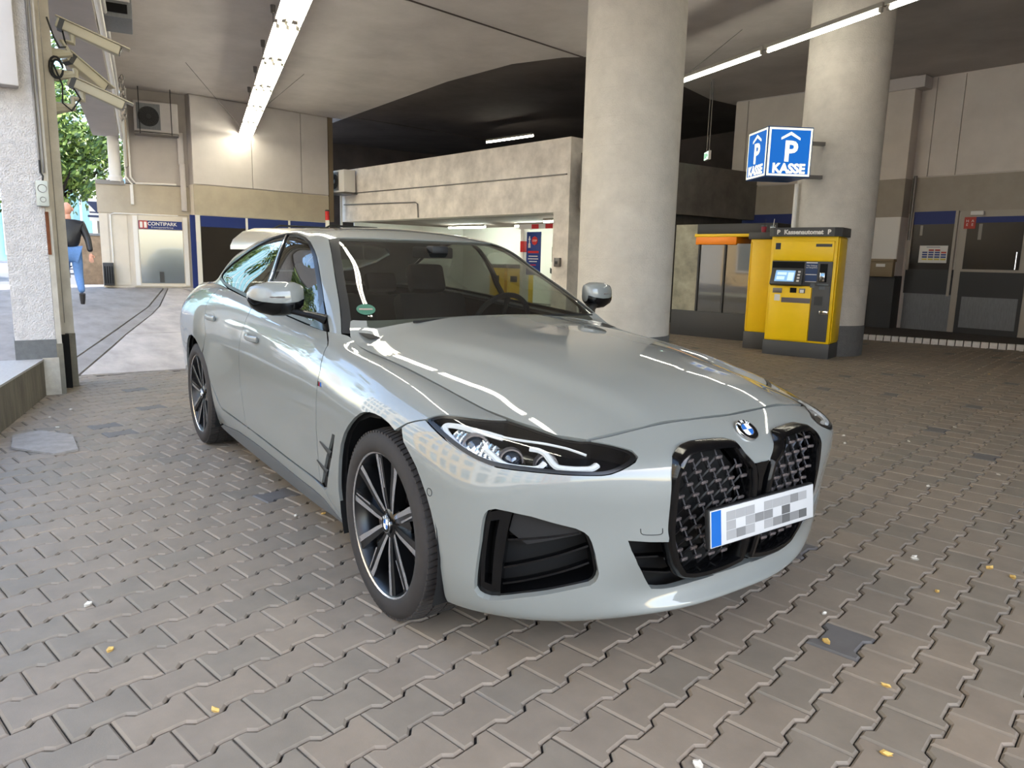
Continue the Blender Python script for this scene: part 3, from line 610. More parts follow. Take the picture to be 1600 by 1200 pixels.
# the pole rows meet the centre line at v=7, so these half panels are mirrored there
panel('rear_window',DOME,rw,M_tint,CAR,both=True,res=.05,depth=0,off=-.004)
ws=[[0,0.08],[1,.08],[2,.08],[2.86,.08]]+T['wsglass']+T['wstop']+[[0,3.78]]
panel('windscreen',DOME,ws,M_glass,CAR,both=True,res=.03,depth=0,off=-.004,gap=0)
wsm=to_m(DOME,ws)
for side in (-1,1):
    panel('windscreen_border',DOME,[[2.80,.08],[3.2,.1]]+T['wsside']+T['wstop'][:1]+T['wsglass'][::-1],M_matte,CAR,side,res=.03,depth=.004,off=-.002,gap=.0005)
    dm=to_m(DOME,DLO); inn=inset(dens(dm,.05),.032)
    a=DOME
    bx=T['bpil']; 
    bm_=to_m(DOME,bx)
    def splitx(y): return np.interp(y,[bm_[3,1],bm_[0,1]],[bm_[3,0],bm_[0,0]])
    yb=inn[:,1]; sx=splitx(yb)
    fw=np.array([[min(p[0],splitx(p[1])-.012),p[1]] for p in inn]); rwn=np.array([[max(p[0],splitx(p[1])+.03),p[1]] for p in inn])
    def dd(p):
        k=[p[0]]
        for q in p[1:]:
            if np.linalg.norm(q-k[-1])>.006: k.append(q)
        if np.linalg.norm(k[-1]-k[0])<.006: k.pop()
        return np.array(k)
    fw,rwn=dd(fw),dd(rwn)
    # hollow ends closed by straight pillar edge
    tr=panel('window_trim',DOME,dm,M_net,CAR,side,metric=True,holes=[fw,rwn],res=.03,depth=.01,off=.0,gap=.001)
    panel('front_side_window',DOME,fw,M_ftint,CAR,side,metric=True,res=.04,depth=0,off=-.006,gap=0)
    panel('rear_side_window',DOME,rwn,M_tint,CAR,side,metric=True,res=.04,depth=0,off=-.006,gap=0)
    pp=np.array([[splitx(y),y] for y in np.linspace(inn[:,1].min()+.01,inn[:,1].max()-.02,8)]); uv=to_uv(DOME,pp)
    tube_on(DOME,uv,.004,.001,side).build('pillar_strip',M_chrome,CAR)
    # mirror
    mr=empty('door_mirror'); 
    bpy.data.objects.remove(mr)
    def mrow(t):
        pass
    # housing: ellipsoidal shell from stations along y
    st=[]; ys=[.835,.87,.92,.97,1.02,1.045,1.058]
    hw=[.030,.052,.060,.062,.055,.040,.012]; ht=[.046,.066,.072,.070,.058,.042,.014]; zc=[1.088,1.082,1.078,1.078,1.08,1.082,1.084]; xc=[-.985,-.985,-.99,-1.0,-1.015,-1.03,-1.042]
    ex=2.6; n=20; vs=[]
    for y,a2,h,z,x in zip(ys,hw,ht,zc,xc):
        for k in range(n):
            t=2*math.pi*k/n; cs,sn=math.cos(t),math.sin(t)
            px=x+a2*math.copysign(abs(cs)**(2/ex),cs)*(1.15 if cs>0 else .75); pz=z+h*math.copysign(abs(sn)**(2/ex),sn)
            vs.append((px,side*y,pz))
    fs=[]
    for j in range(len(ys)-1):
        for k in range(n):
            f=(j*n+k,(j+1)*n+k,(j+1)*n+(k+1)%n,j*n+(k+1)%n); fs.append(f if side>0 else f[::-1])
    e0=tuple(range(n)); e1=tuple(range((len(ys)-1)*n,len(ys)*n)); fs+=[e0 if side>0 else e0[::-1],e1[::-1] if side>0 else e1]
    up=MB().add(vs,fs); mo=up.build('door_mirror',M_paint,CAR,ang=60)
    # lower black scoop
    vs2=[]
    for y,a2,h,z,x in zip(ys,hw,ht,zc,xc):
        for k in range(9):
            t=math.pi+math.pi*k/8; cs,sn=math.cos(t),math.sin(t)
            vs2.append((x+a2*1.03*math.copysign(abs(cs)**(2/ex),cs)*(1.15 if cs>0 else .75),side*y,z-h*.28+h*.86*sn))
    fs=[]
    for j in range(len(ys)-1):
        for k in range(8):
            f=(j*9+k,(j+1)*9+k,(j+1)*9+k+1,j*9+k+1); fs.append(f if side>0 else f[::-1])
    MB().add(vs2,fs).build('mirror_base_shell',M_black,mo)
    MB().tube([(-.97,side*.90,1.025),(-.93,side*.85,1.012),(-.89,side*.80,1.0),(-.87,side*.765,.985)],[.022,.022,.024,.034],8,flat=(.7,1.3)).build('mirror_arm',M_net,mo)
    tri=to_m(DOME,[[3.85,.02],[3.93,.9],[3.94,1.15],[4.6,.02]]); panel('mirror_foot',DOME,tri,M_black,mo,side,metric=True,res=.02,depth=.01,off=.004,gap=0)
    MB().tube([(-.985+dx,side*y,1.084) for y,dx in ((.93,.066),(.98,.050),(1.02,.022),(1.04,-.004))],.0035,5).build('mirror_indicator',M_satin,mo)
# inner structure
def shell_poly(): return [[0,.3],[0,1.6],[2.7,1.6],[2.7,6.5],[5.9,6.5]]
for side in (-1,1):
    arcF=[solve_uv(LOW,-.02+.375*math.cos(a),.345+.375*math.sin(a),8,4) for a in np.radians(np.arange(-15,200,15))]
    arcR=[solve_uv(LOW,-2.86+.38*math.cos(a),.345+.38*math.sin(a),18,4) for a in np.radians(np.arange(-15,200,15))]
    P=[[10.2,.3]]+[[u,v] for u,v in arcR if 0]+[[15.6,.3]]+arcR[::1][1:-1]+[[20.2,.3],[24,.3],[24,8.8],[14,8.8],[12,8.8],[10,8.6],[8,8.5],[6.6,8.3],[6.55,6.2]]+arcF[3:-1]
    panel('inner_shell',LOW,P,M_void,CAR,side,off=-.03,depth=0,res=.09,gap=0)
fl=MB(); fl.box(-3.8,.6,-.60,.60,.17,.22); fl.box(-2.4,-.45,-.84,.84,.17,.22); fl.build('floor_pan',M_void,CAR)
MB().box(-.62,-.57,-.74,.74,.22,.90).box(-3.3,-3.25,-.66,.66,.22,1.0).build('bulkhead',M_void,CAR)
MB().box(.30,.33,-.60,.60,.22,.70).build('radiator_support',M_void,CAR)
for cx in (0,-2.856):
    for side in (-1,1):
        Tm=Matrix.Translation((cx-.015,0,.35))@Matrix.Rotation(math.pi/2,4,'X')
        w=MB(); pr_=[(.40,.62*-side if 0 else 0)]
        vs=[];n=18
        for k in range(n+1):
            t=math.radians(-25+230*k/n)
            for yy in (.56,.895): vs.append((cx-.015+.40*math.cos(t),side*yy,.345+.40*math.sin(t)))
        fs=[(2*k,2*k+1,2*k+3,2*k+2) for k in range(n)]
        b0=len(vs); vs.append((cx,side*.56,.345)); fs+=[(b0,2*k,2*k+2) for k in range(n)]
        w.add(vs,fs).build('wheel_arch_liner',M_void,CAR)
# interior
MB().tube([(-.70,0,.93),(-.78,0,.965),(-.98,0,.955),(-1.05,0,.90),(-1.05,0,.60)],.01,4).build('dashboard_seam',M_seat,CAR) if 0 else None
d=MB(); prof=[(-.60,.90),(-.70,.955),(-.9,.965),(-1.02,.94),(-1.08,.86),(-1.04,.60),(-.6,.55)]
vs=[(x,y*(.72 if x>-.75 else .76),z) for y in (-1,1) for x,z in prof]; n=len(prof)
d.add(vs,[tuple(range(n)),tuple(range(2*n-1,n-1,-1))]+[(i,i+n,(i+1)%n+n,(i+1)%n) for i in range(n)]); d.build('dashboard',M_seat,CAR,ang=60)
def seat(y,x,parent,back=True):
    s=MB(); s.box(x-.48,x+.05,y-.25,y+.25,.33,.50,bev=.05)
    Tb=Matrix.Translation((x-.46,y,.45))@Matrix.Rotation(math.radians(-20),4,'Y'); s.box(-.06,.07,-.25,.25,0,.62,Tb,bev=.045)
    so=s.build('front_seat',M_seat,CAR); Th=Tb@Matrix.Translation((.0,0,.72)); MB().box(-.045,.05,-.13,.13,-.09,.10,Th,bev=.035).build('headrest',M_seat,so)
    return so
seat(.37,-1.35,CAR); seat(-.37,-1.35,CAR)
rs=MB(); rs.box(-2.55,-2.0,-.65,.65,.35,.52,bev=.05); Tb=Matrix.Translation((-2.5,0,.48))@Matrix.Rotation(math.radians(-22),4,'Y'); rs.box(-.06,.06,-.62,.62,0,.55,Tb,bev=.05); rso=rs.build('rear_seat',M_seat,CAR)
for y in (-.36,.36): MB().box(-.04,.04,-.12,.12,.58,.72,Tb@Matrix.Translation((0,y,0)),bev=.03).build('headrest',M_seat,rso)
sw=MB(); Ts=Matrix.Translation((-1.16,.37,.91))@Matrix.Rotation(math.radians(-66),4,'Y')
sw.tube([Ts@Vector((.18*math.cos(a),.18*math.sin(a),0)) for a in np.linspace(0,2*math.pi,32,endpoint=False)],.015,8,closed=True)
for a in (0,math.pi,-math.pi/2): sw.tube([Ts@Vector((.04*math.cos(a+math.pi/2*0),.04*math.sin(a),0)),Ts@Vector((.18*math.cos(a),.18*math.sin(a),0))],.014,6)
sw.box(-.05,.05,-.06,.06,-.02,.015,Ts,bev=.01); sw.build('steering_wheel',M_seat,CAR)
rm=MB(); rm.box(-1.30,-1.27,-.12,.12,1.265,1.325,bev=.01); rm.build('rear_view_mirror',M_seat,CAR)
MB().box(-1.28,-1.20,-.05,.05,1.29,1.33,bev=.01).build('camera_pod',M_matte,CAR)
for side in (-1,1): # headlining and belts
    pass
P=DOME.ev(2.35,.75)[0]; nn=normal(DOME,2.35,.75)[0]*[1,-1,1]; Tm=Vector(nn).to_track_quat('Z','Y').to_matrix().to_4x4(); Tm.translation=Vector(tuple((P*[1,-1,1])-nn*.0015))
MB().lathe([(.0001,0),(.042,0)],24,Tm).build('green_sticker',mat('sticker_green',(22,88,70),rough=.5),CAR)
MB().box(-.03,.03,-.006,.006,.0,.001,Tm).build('sticker_band',M_satin,CAR)
cw=MB(); cw.add([tuple(q) for q in [(-.56,-.70,.93),(-.56,.70,.93),(-.74,.70,.955),(-.74,-.70,.955)]],[(0,1,2,3)]); cw.build('cowl_panel',M_matte,CAR)
for y0,y1 in ((-.45,.12),(.1,.62)):
    MB().tube([(-.64,y0,.985),(-.675,(y0+y1)/2,.995),(-.665,y1,.99)],[.006,.005,.004],5).build('wiper_blade',M_matte,CAR)
# --- wheels
def spoke_mesh(sgn):
    """one machined spoke pair in wheel space (y axis = outward)"""
    b=MB(); R=.246
    return b
def make_wheel(cx,side,yf,rz=0):
    W=MB(); wy=side*yf
    Tm=Matrix.Translation((cx,wy,.337))@Matrix.Rotation(rz,4,'Z')@Matrix.Rotation(side*-math.pi/2,4,'X')   # local z = outward
    tyre=MB(); wd=.225
    prof=[(.252,-.012),(.262,.004),(.285,.010),(.31,.006),(.327,-.006),(.331,-.020),(.333,-.045),(.3335,-.11),(.333,-.18),(.327,-.21),(.30,-.235),(.262,-.225),(.252,-.215)]
    n=72; tyre.lathe(prof,n,Tm)
    ty=tyre.build('tyre',M_tyre,CAR,ang=60)
    tr_=MB()
    for k in range(90):   # tread blocks, slanted
        a=2*math.pi*k/90
        for s2,(z0,z1) in enumerate(((-.006,-.055),(-.062,-.11),(-.115,-.165),(-.17,-.222))):
            da=.0 if s2%2 else .03
            r=.3385 if z0<-.02 else .3375
            vs=[]
            for (zz,aa) in ((z0,a+da),(z1,a+da+.035*(1 if s2<2 else -1)),(z1,a+da+.035*(1 if s2<2 else -1)+.05),(z0,a+da+.05)):
                rr=.334 if zz>-.02 or zz<-.2 else .3415
                for rr2 in (rr-.008,rr): vs.append(Tm@Vector((rr2*math.cos(aa),rr2*math.sin(aa),zz)))
            tr_.add(vs,[(1,3,5,7),(0,2,3,1),(2,4,5,3),(4,6,7,5),(6,0,1,7)])
    t2=tr_.build('tread',M_tyre,ty,smooth=False); t2['kind']='stuff'
    rim=MB(); rim.lathe([(.2535,-.004),(.262,.001),(.2635,-.006),(.260,-.02)],64,Tm); r0=rim.build('rim_lip',M_alloy,ty,ang=60)
    bar=MB(); bar.lathe([(.2535,-.004),(.246,-.012),(.235,-.06),(.225,-.16),(.24,-.21)],48,Tm); bar.build('rim_barrel',M_spoke,ty,ang=60)
    dsc=MB(); dsc.lathe([(.06,-.10),(.174,-.10),(.174,-.12),(.06,-.12)],48,Tm); dsc.build('brake_disc',M_disc,ty)
    cal=MB(); cal.box(-.045,.045,.10,.19,-.14,-.07,Tm@Matrix.Rotation(math.radians(100),4,'Z'),bev=.01); cal.build('brake_caliper',M_satin,ty)
    hub=MB(); hub.lathe([(.0001,-.018),(.034,-.018),(.036,-.024),(.05,-.028),(.075,-.045),(.07,-.09)],32,Tm); hub.build('wheel_hub',M_black,ty)
    roundel(ty,Tm@Matrix.Translation((0,0,-.020)),.031,'wheel_roundel')
    for k in range(5):
        a0=2*math.pi*k/5+math.pi/2-.10
        Ra=Tm@Matrix.Rotation(a0,4,'Z')
        for s2 in (-1,1):
            # legs of the double spoke: from hub to rim, forking apart
            leg=[(.040,s2*.014),(.09,s2*.026),(.150,s2*.040),(.200,s2*.053),(.254,s2*.064)]
            wdt=[.012,.017,.020,.023,.026]; zz=[-.030,-.022,-.016,-.012,-.006]
            b=MB(); vs=[]
            for (r,t),w_,z in zip(leg,wdt,zz):
                vs+=[Ra@Vector((r,t-w_,z-.001)),Ra@Vector((r,t+w_,z-.001)),Ra@Vector((r,t+w_*1.1,z-.045)),Ra@Vector((r,t-w_*1.1,z-.045))]
            b.m(0).add(vs,[(4*j+q,4*j+4+q,4*j+4+(q+1)%4,4*j+(q+1)%4) if s2*1>9 else (4*j+q,4*j+(q+1)%4,4*j+4+(q+1)%4,4*j+4+q) for j in range(4) for q in range(4)])
            # machined face: narrow strip on the outer edge
            vs=[]
            for (r,t),w_,z in zip(leg,wdt,zz):
                a_,b_=(t+s2*w_*1.0,t+s2*w_*.10)
                vs+=[Ra@Vector((r,a_,z+.0008)),Ra@Vector((r,b_,z+.0008))]
            b.m(1).add(vs,[(2*j,2*j+1,2*j+3,2*j+2) for j in range(4)])
            if s2>0:   # small step on the inner flank
                vs=[Ra@Vector(q) for q in ((.13,.022,-.0135),(.235,.052,-.006),(.235,.046,-.006),(.135,.016,-.0135))]; b.add(vs,[(0,1,2,3)])
            b.build('spoke',[M_spoke,M_alloy],ty,smooth=False)
        # dark web between the two legs near the hub
        b=MB(); b.prism([(.04,-.02),(.15,-.034),(.165,0),(.15,.034),(.04,.02)],-.05,-.034,Ra); b.build('spoke_web',M_black,ty,smooth=False)
    return ty
make_wheel(0,-1,.905,math.radians(0)); make_wheel(0,1,.905); make_wheel(-2.856,-1,.912); make_wheel(-2.856,1,.912)
# =====================  SETTING  =====================
def mpos(m):
    """drive a material's noise from world position"""
    n=m.node_tree
    for x in list(n.nodes):
        if x.type=='TEX_COORD':
            g=n.nodes.new('ShaderNodeNewGeometry')
            for l in list(x.outputs['Object'].links): n.links.new(g.outputs['Position'],l.to_socket)
    return m
M_conc=mpos(mat('ceiling_concrete',(194,187,182),rough=.9,noise=.2,nscale=.9,bump=.25,bscale=14,stretch=(1,1,1)))
M_concdark=mpos(mat('shade_dark_concrete',(84,76,72),rough=.9,noise=.4,nscale=.8,bump=.3,bscale=10))  # shade of the unlit depth is put into the base colour
M_beam=mpos(mat('weathered_white_concrete',(218,210,200),rough=.9,noise=.32,nscale=2.6,bump=.5,bscale=7,bdist=.03))
M_plaster=mpos(mat('rough_plaster',(196,190,182),rough=.92,noise=.16,nscale=9,bump=.9,bscale=85,bdist=.012))
M_column=mpos(mat('column_plaster',(192,186,176),rough=.92,noise=.14,nscale=5,bump=.6,bscale=60,bdist=.010))
M_pillar=mpos(mat('pillar_roughcast',(200,194,190),rough=.92,noise=.2,nscale=14,bump=1,bscale=75,bdist=.02))
M_plinth=mpos(mat('grey_plinth',(98,98,97),rough=.85,noise=.2,nscale=20,bump=.5,bscale=60))
M_panelw=mpos(mat('white_wall_panel',(190,184,180),rough=.7,noise=.1,nscale=2))
M_panelr=mpos(mat('right_wall_panel',(205,197,187),rough=.75,noise=.1,nscale=2))
M_panelg=mpos(mat('grey_wall_panel',(172,165,158),rough=.75,noise=.1,nscale=2))
M_beige=mpos(mat('beige_band',(172,162,144),rough=.8,noise=.12,nscale=3))
M_bandr=mpos(mat('taupe_band',(158,150,137),rough=.8,noise=.12,nscale=3))
M_cream=mpos(mat('cream_cladding',(205,196,180),rough=.7,noise=.08,nscale=3))
M_blued=mat('dark_blue_panel',(18,40,104),rough=.55)
M_dglass=mat('dark_shop_glass',(42,37,33),rough=.3,spec=.35)
M_gglass=mat('reflecting_glass',(120,128,135),rough=.12,metal=.5,coat=1)
M_anth=mat('anthracite_panel',(52,52,52),rough=.55)
M_greyp=mpos(mat('worn_grey_panel',(118,120,122),rough=.6,noise=.2,nscale=8,stretch=(6,6,1)))
M_alframe=mat('beige_frame',(160,152,140),rough=.5)
M_metal=mat('dull_metal',(120,116,112),rough=.45,metal=.6)
M_whitep=mat('white_paint',(215,212,206),rough=.6)
M_cable=mat('cable_black',(22,22,22),rough=.6)
M_slab=mpos(mat('drive_concrete',(176,168,162),rough=.85,noise=.3,nscale=1.6,bump=.2,bscale=30,stretch=(1,2.5,1)))
M_slab2=mpos(mat('drive_concrete_grey',(140,134,130),rough=.85,noise=.3,nscale=1.6,bump=.2,bscale=30,stretch=(1,2.5,1)))
M_bed=mpos(mat('joint_sand',(40,35,31),rough=1,noise=.4,nscale=30))
PV=[mpos(mat('paver_%s'%n,c,rough=.62,noise=.16,nscale=7,bump=.22,bscale=240,bdist=.002)) for n,c in (('brown',(128,116,102)),('grey_brown',(123,113,100)),('warm',(132,119,104)),('slate',(98,94,91)))]
M_wallc=mpos(mat('low_wall_concrete',(104,98,86),rough=.9,noise=.4,nscale=5,bump=.4,bscale=25,stretch=(3,3,.6)))
M_wallt=mpos(mat('low_wall_top',(160,158,156),rough=.85,noise=.15,nscale=40))
M_asph=mpos(mat('street_asphalt',(100,100,104),rough=.85,noise=.2,nscale=3))
def struct(mb,name,m,parent=None,**k):
    o=mb.build(name,m,parent,**k)
    if parent is None: o['kind']='structure'
    return o
# ---- floor: bed + interlocking pavers
bed=MB(); bed.add([(-6.25,-3.3,-.012),(6.5,-3.3,-.012),(6.5,16,-.012),(-10.5,16,-.012),(-10.5,3.5,-.012),(-6.25,3.5,-.012)],[(0,1,2,3,4,5)])
floor=struct(bed,'floor',M_bed,smooth=False)
A2=math.radians(12.3); E2=np.array([math.cos(A2),math.sin(A2)]); E1=np.array([-E2[1],E2[0]]); PL,PW=.2,.1505; ORG=np.array([.493,-1.2])+.0815*E2+.1*E1
def bone(g=.0018,c=.0068,top=0.,h=.012):
    a,b=.0862-g,.0643-g
    half=[(.1-g,a),(.064,a),(.043,b),(-.043,b),(-.064,a),(-.1+g,a)]
    P=[(x,y) for x,y in half]+[(-x,-y) for x,y in half]
    P=np.array(P); Q=inset(P,c)
    vs=[(x,y,top-h) for x,y in P]+[(x,y,top-c*.9) for x,y in P]+[(x,y,top) for x,y in Q]
    n=len(P); fs=[tuple(range(2*n,3*n)) if area2(P)>0 else tuple(range(2*n,3*n))[::-1]]
    for k in range(2):
        for j in range(n):
            f=(k*n+j,k*n+(j+1)%n,(k+1)*n+(j+1)%n,(k+1)*n+j); fs.append(f if area2(P)>0 else f[::-1])
    return vs,fs
bv,bf=bone(); BV=np.array(bv)
camP=np.array([2.2338,-1.9314,1.2675])
_cm=np.array(cam.matrix_world); Rm=_cm[:3,:3]
def proj(P):
    d=(np.atleast_2d(P)-camP)@Rm; z=-d[:,2]; return np.stack([800+1127.33*d[:,0]/z,600-1127.33*d[:,1]/z,z],1)
I,J=np.meshgrid(np.arange(-80,95),np.arange(-50,100),indexing='ij'); I=I.ravel();J=J.ravel()
ctr=ORG+I[:,None]*PW*E2+(J[:,None]*PL+(np.abs(I)%2)[:,None]*PL/2)*E1
def facade_y(x): return np.interp(x,[-6.2,-5.2,-3.88,-2.6,-1,6],[-1.35,-1.68,-2.0,-2.3,-2.65,-4.2])
ok=(ctr[:,0]<5.6)&(ctr[:,1]>facade_y(ctr[:,0])-.12)&(((ctr[:,0]>-6.2))|((ctr[:,1]>3.6)&(ctr[:,0]>-10.4)))&(ctr[:,1]<11.05+(ctr[:,0]+4)*.33+.0)
q=proj(np.c_[ctr,np.zeros(len(ctr))]); ok&=((q[:,2]>.3)&(q[:,0]>-900)&(q[:,0]<3200)&(q[:,1]<3500))|(np.hypot(ctr[:,0]-2.2,ctr[:,1]+1.9)<3.5)
ctr=ctr[ok]; q=q[ok]; dist=np.linalg.norm(ctr-camP[:2],axis=1)
# the ones that show largest in the picture, i.e. the nearest that are in the frame and not under the car
vis=(q[:,0]>-20)&(q[:,0]<1620)&(q[:,1]<1230)&~((np.abs(ctr[:,1])<.80)&(ctr[:,0]<.55)&(ctr[:,0]>-3.8))
order=np.argsort(np.where(vis,dist,1e3)); near=order[:300]; rest=order[300:]
prng=random.Random(11); angp=A2+math.pi/2
slate_at=[]
meshes=[]
for k,m in enumerate(PV):
    me=bpy.data.meshes.new('paver'); me.from_pydata(bv,[],bf); me.materials.append(m); meshes.append(me)
def pick(): 
    r=prng.random(); return 3 if r<.02 else (0 if r<.45 else (1 if r<.75 else 2))
for i in near:
    o=bpy.data.objects.new('paver',meshes[pick()]); COL.objects.link(o); o.parent=floor
    o.location=(ctr[i,0],ctr[i,1],prng.uniform(-.0012,.0012)); o.rotation_euler=(prng.uniform(-.006,.006),prng.uniform(-.006,.006),angp+prng.uniform(-.006,.006))
pb=MB(); ca,sa=math.cos(angp),math.sin(angp)
for i in rest:
    z=prng.uniform(-.0012,.0012); ta,tb=prng.uniform(-.006,.006),prng.uniform(-.006,.006)
    V=np.stack([ctr[i,0]+BV[:,0]*ca-BV[:,1]*sa,ctr[i,1]+BV[:,0]*sa+BV[:,1]*ca,BV[:,2]+z+BV[:,0]*ta+BV[:,1]*tb],1)
    pb.m(pick()).add(V,bf)
o=pb.build('paver_field',PV,floor,smooth=False); o['kind']='stuff'
# ---- drive of concrete slabs rising to the street, behind the pavers
def rz(x): return float(np.interp(x,[-18.5,-17.2,-12,-8,-6.2],[.42,.40,.20,.05,0]))
def slab(x0,x1,y0,y1,m,name,parent=None,nx=8):
    b=MB(); xs=np.linspace(x0,x1,nx); 
    vs=[]
    for x in xs:
        for y,z in ((y0,rz(x)-.15),(y0,rz(x)),(y1,rz(x)),(y1,rz(x)-.15)): vs.append((x,y,z))
    fs=[(4*i+j,4*i+j+1,4*i+j+5,4*i+j+4) for i in range(nx-1) for j in range(3)]+[(0,3,2,1),(4*nx-4,4*nx-3,4*nx-2,4*nx-1)]
    b.add(vs,fs); return b.build(name,m,parent,smooth=False)
drive=struct(MB().add([(-6.26,-9,-.17),(-18.5,-9,.20),(-18.5,7,.20),(-6.26,7,-.17)],[(0,1,2,3)]),'drive_base',M_bed)
for (x0,x1) in ((-6.27,-9.3),(-9.32,-12.9),(-12.92,-18.5)):
    slab(x0,x1,1.74,3.6,M_slab,'concrete_slab',drive)
def wedge(pts,m,name):
    n=len(pts); vs=[(x,y,rz(x)) for x,y in pts]+[(x,y,rz(x)-.15) for x,y in pts]
    MB().add(vs,[tuple(range(n))]+[(i,i+n,(i+1)%n+n,(i+1)%n) for i in range(n)]).build(name,m,drive,smooth=False)
wedge([(-6.27,-1.355),(-6.27,1.70),(-9.3,1.70),(-9.3,-.535),(-8.18,-.835)],M_slab,'concrete_slab')
wedge([(-9.33,-.525),(-9.33,1.70),(-12.9,1.70),(-12.9,.485),(-11.67,.165)],M_slab,'concrete_slab')
wedge([(-12.93,.495),(-12.93,1.70),(-18.5,1.70),(-18.5,1.66)],M_slab,'concrete_slab')
wedge([(-6.27,-1.62),(-6.27,-1.38),(-8.2,-.86),(-9.3,-.56),(-11.67,.14),(-12.9,.46),(-12.9,.30),(-9.72,-.62),(-7.31,-1.33)],M_slab2,'gutter_slab')
wedge([(-6.27,-2.25),(-6.27,-1.64),(-7.31,-1.355),(-9.72,-.65),(-12.9,.27),(-18.5,1.55),(-18.5,-2.25)],M_slab2,'footway_slab')
wedge([(-12.93,.31),(-12.93,.47),(-18.5,1.63),(-18.5,1.59)],M_slab2,'gutter_slab')
slab(-6.27,-18.5,3.62,6.5,M_slab2,'concrete_slab',drive)
# small cobbles of the footway outside the passage
cb=MB(); crng=random.Random(5)
for i in range(150):
    for j in range(26):
        x=-4.3-i*.125+ (j%2)*.06; y=-2.32-j*.125
        if x<-17: continue
        z=rz(x)+crng.uniform(-.004,.004); s=.056
        cb.add([(x-s,y-s,z-.03),(x+s,y-s,z-.03),(x+s,y+s,z-.03),(x-s,y+s,z-.03),(x-s*.85,y-s*.85,z),(x+s*.85,y-s*.85,z),(x+s*.85,y+s*.85,z),(x-s*.85,y+s*.85,z)],[(4,5,6,7),(0,1,5,4),(1,2,6,5),(2,3,7,6),(3,0,4,7)])
fw=struct(MB().add([(8,-2.0,-.03),(-4,-2.2,-.03),(-18.5,-2.2,.37),(-18.5,-5.6,.37),(-4,-5.6,-.03),(8,-5.6,-.03)],[(0,1,2,3,4,5)]),'footway',M_bed,smooth=False)
co=cb.build('cobble',mpos(mat('cobble_stone',(150,148,150),rough=.8,noise=.25,nscale=9)),fw,smooth=False); co['kind']='stuff'
st=struct(MB().add([(40,-5.6,-.06),(-18.5,-5.6,.30),(-90,-5.6,.30),(-90,-60,.30),(40,-60,-.06)],[(0,1,2,3,4)]).add([(-18.5,-5.6,.36),(-18.5,9,.36),(-90,9,.36),(-90,-5.6,.36)],[(0,1,2,3)]),'street',M_asph,smooth=False)
struct(MB().add([(6.6,-5.6,-.03),(40,-5.6,-.03),(40,30,-.03),(6.6,30,-.03)],[(0,1,2,3)]),'ground',M_asph,smooth=False)
# ---- ceiling
CH=5.0
ce=MB(); ce.prism([(-17.75,.62),(-10.97,-.34),(-5.8,-1.1),(6.2,-3.0),(6.2,16),(-9.6,16),(-9.5,11.7),(-9.05,10.3),(-8.62,7.3),(-8.97,6.95),(-9.96,6.48),(-12.0,6.22),(-17.75,6.15)],CH,CH+.3)
ceil=struct(ce,'ceiling',M_conc,smooth=False)
ce2=MB(); ce2.prism([(-9.6,16),(-22,16),(-22,6.15),(-17.75,6.15),(-12.0,6.22),(-9.96,6.48),(-8.97,6.95),(-8.62,7.3),(-9.05,10.3),(-9.5,11.7)],CH+.0,CH+.3); struct(ce2,'ceiling',M_concdark,smooth=False)  # shaded part of the ceiling, painted as a darker slab along the shade edge
# slab joints with a raised lip
for seg in (((-8.04,-.5),(-8.04,3.3),(-8.7,7.2)),((-17.2,6.3),(-17.6,9.5),(-18.2,12.0))):
    MB().tube([(a[0],a[1],CH-.002) for a in seg],.018,5).build('ceiling_joint',M_concdark,ceil)
# unseen block added on the ceiling to shade the passage and near street
struct(MB().box(-17.8,6.2,.9,24,5.35,15),'sun_shading_block',M_cream,smooth=False)
# edge beam over the street side, inner face panelled
eb=MB(); eb.prism([(-17.75,.60),(-10.97,-.36),(-5.8,-1.12),(6.2,-3.02),(6.2,-3.5),(-5.8,-1.62),(-10.97,-.90),(-17.75,.05)],3.9,5.35); edge=struct(eb,'wall_left',M_panelg,smooth=False)
for k in range(9):
    x0=-17.4+k*1.32; x1=x0+1.29; f=lambda x: np.interp(x,[-17.75,-10.97,-5.8,6.2],[.60,-.36,-1.12,-3.02])
    b=MB(); b.add([(x0,f(x0)+.001,3.98),(x1,f(x1)+.001,3.98),(x1,f(x1)+.001,4.94),(x0,f(x0)+.001,4.94),(x0+.02,f(x0)+.025,4.0),(x1-.02,f(x1)+.025,4.0),(x1-.02,f(x1)+.025,4.92),(x0+.02,f(x0)+.025,4.92)],[(4,5,6,7),(0,1,5,4),(1,2,6,5),(2,3,7,6),(3,0,4,7)])
    b.build('fascia_panel',M_panelg,edge,smooth=False)
MB().tube([(-17.5,.62,3.86),(-10.97,-.30,3.86),(-5.8,-1.06,3.86)],.035,8).tube([(-17.5,.66,4.02),(-10.97,-.26,4.02),(-5.8,-1.02,4.02)],.022,8).build('conduit_pipe',M_whitep,edge)
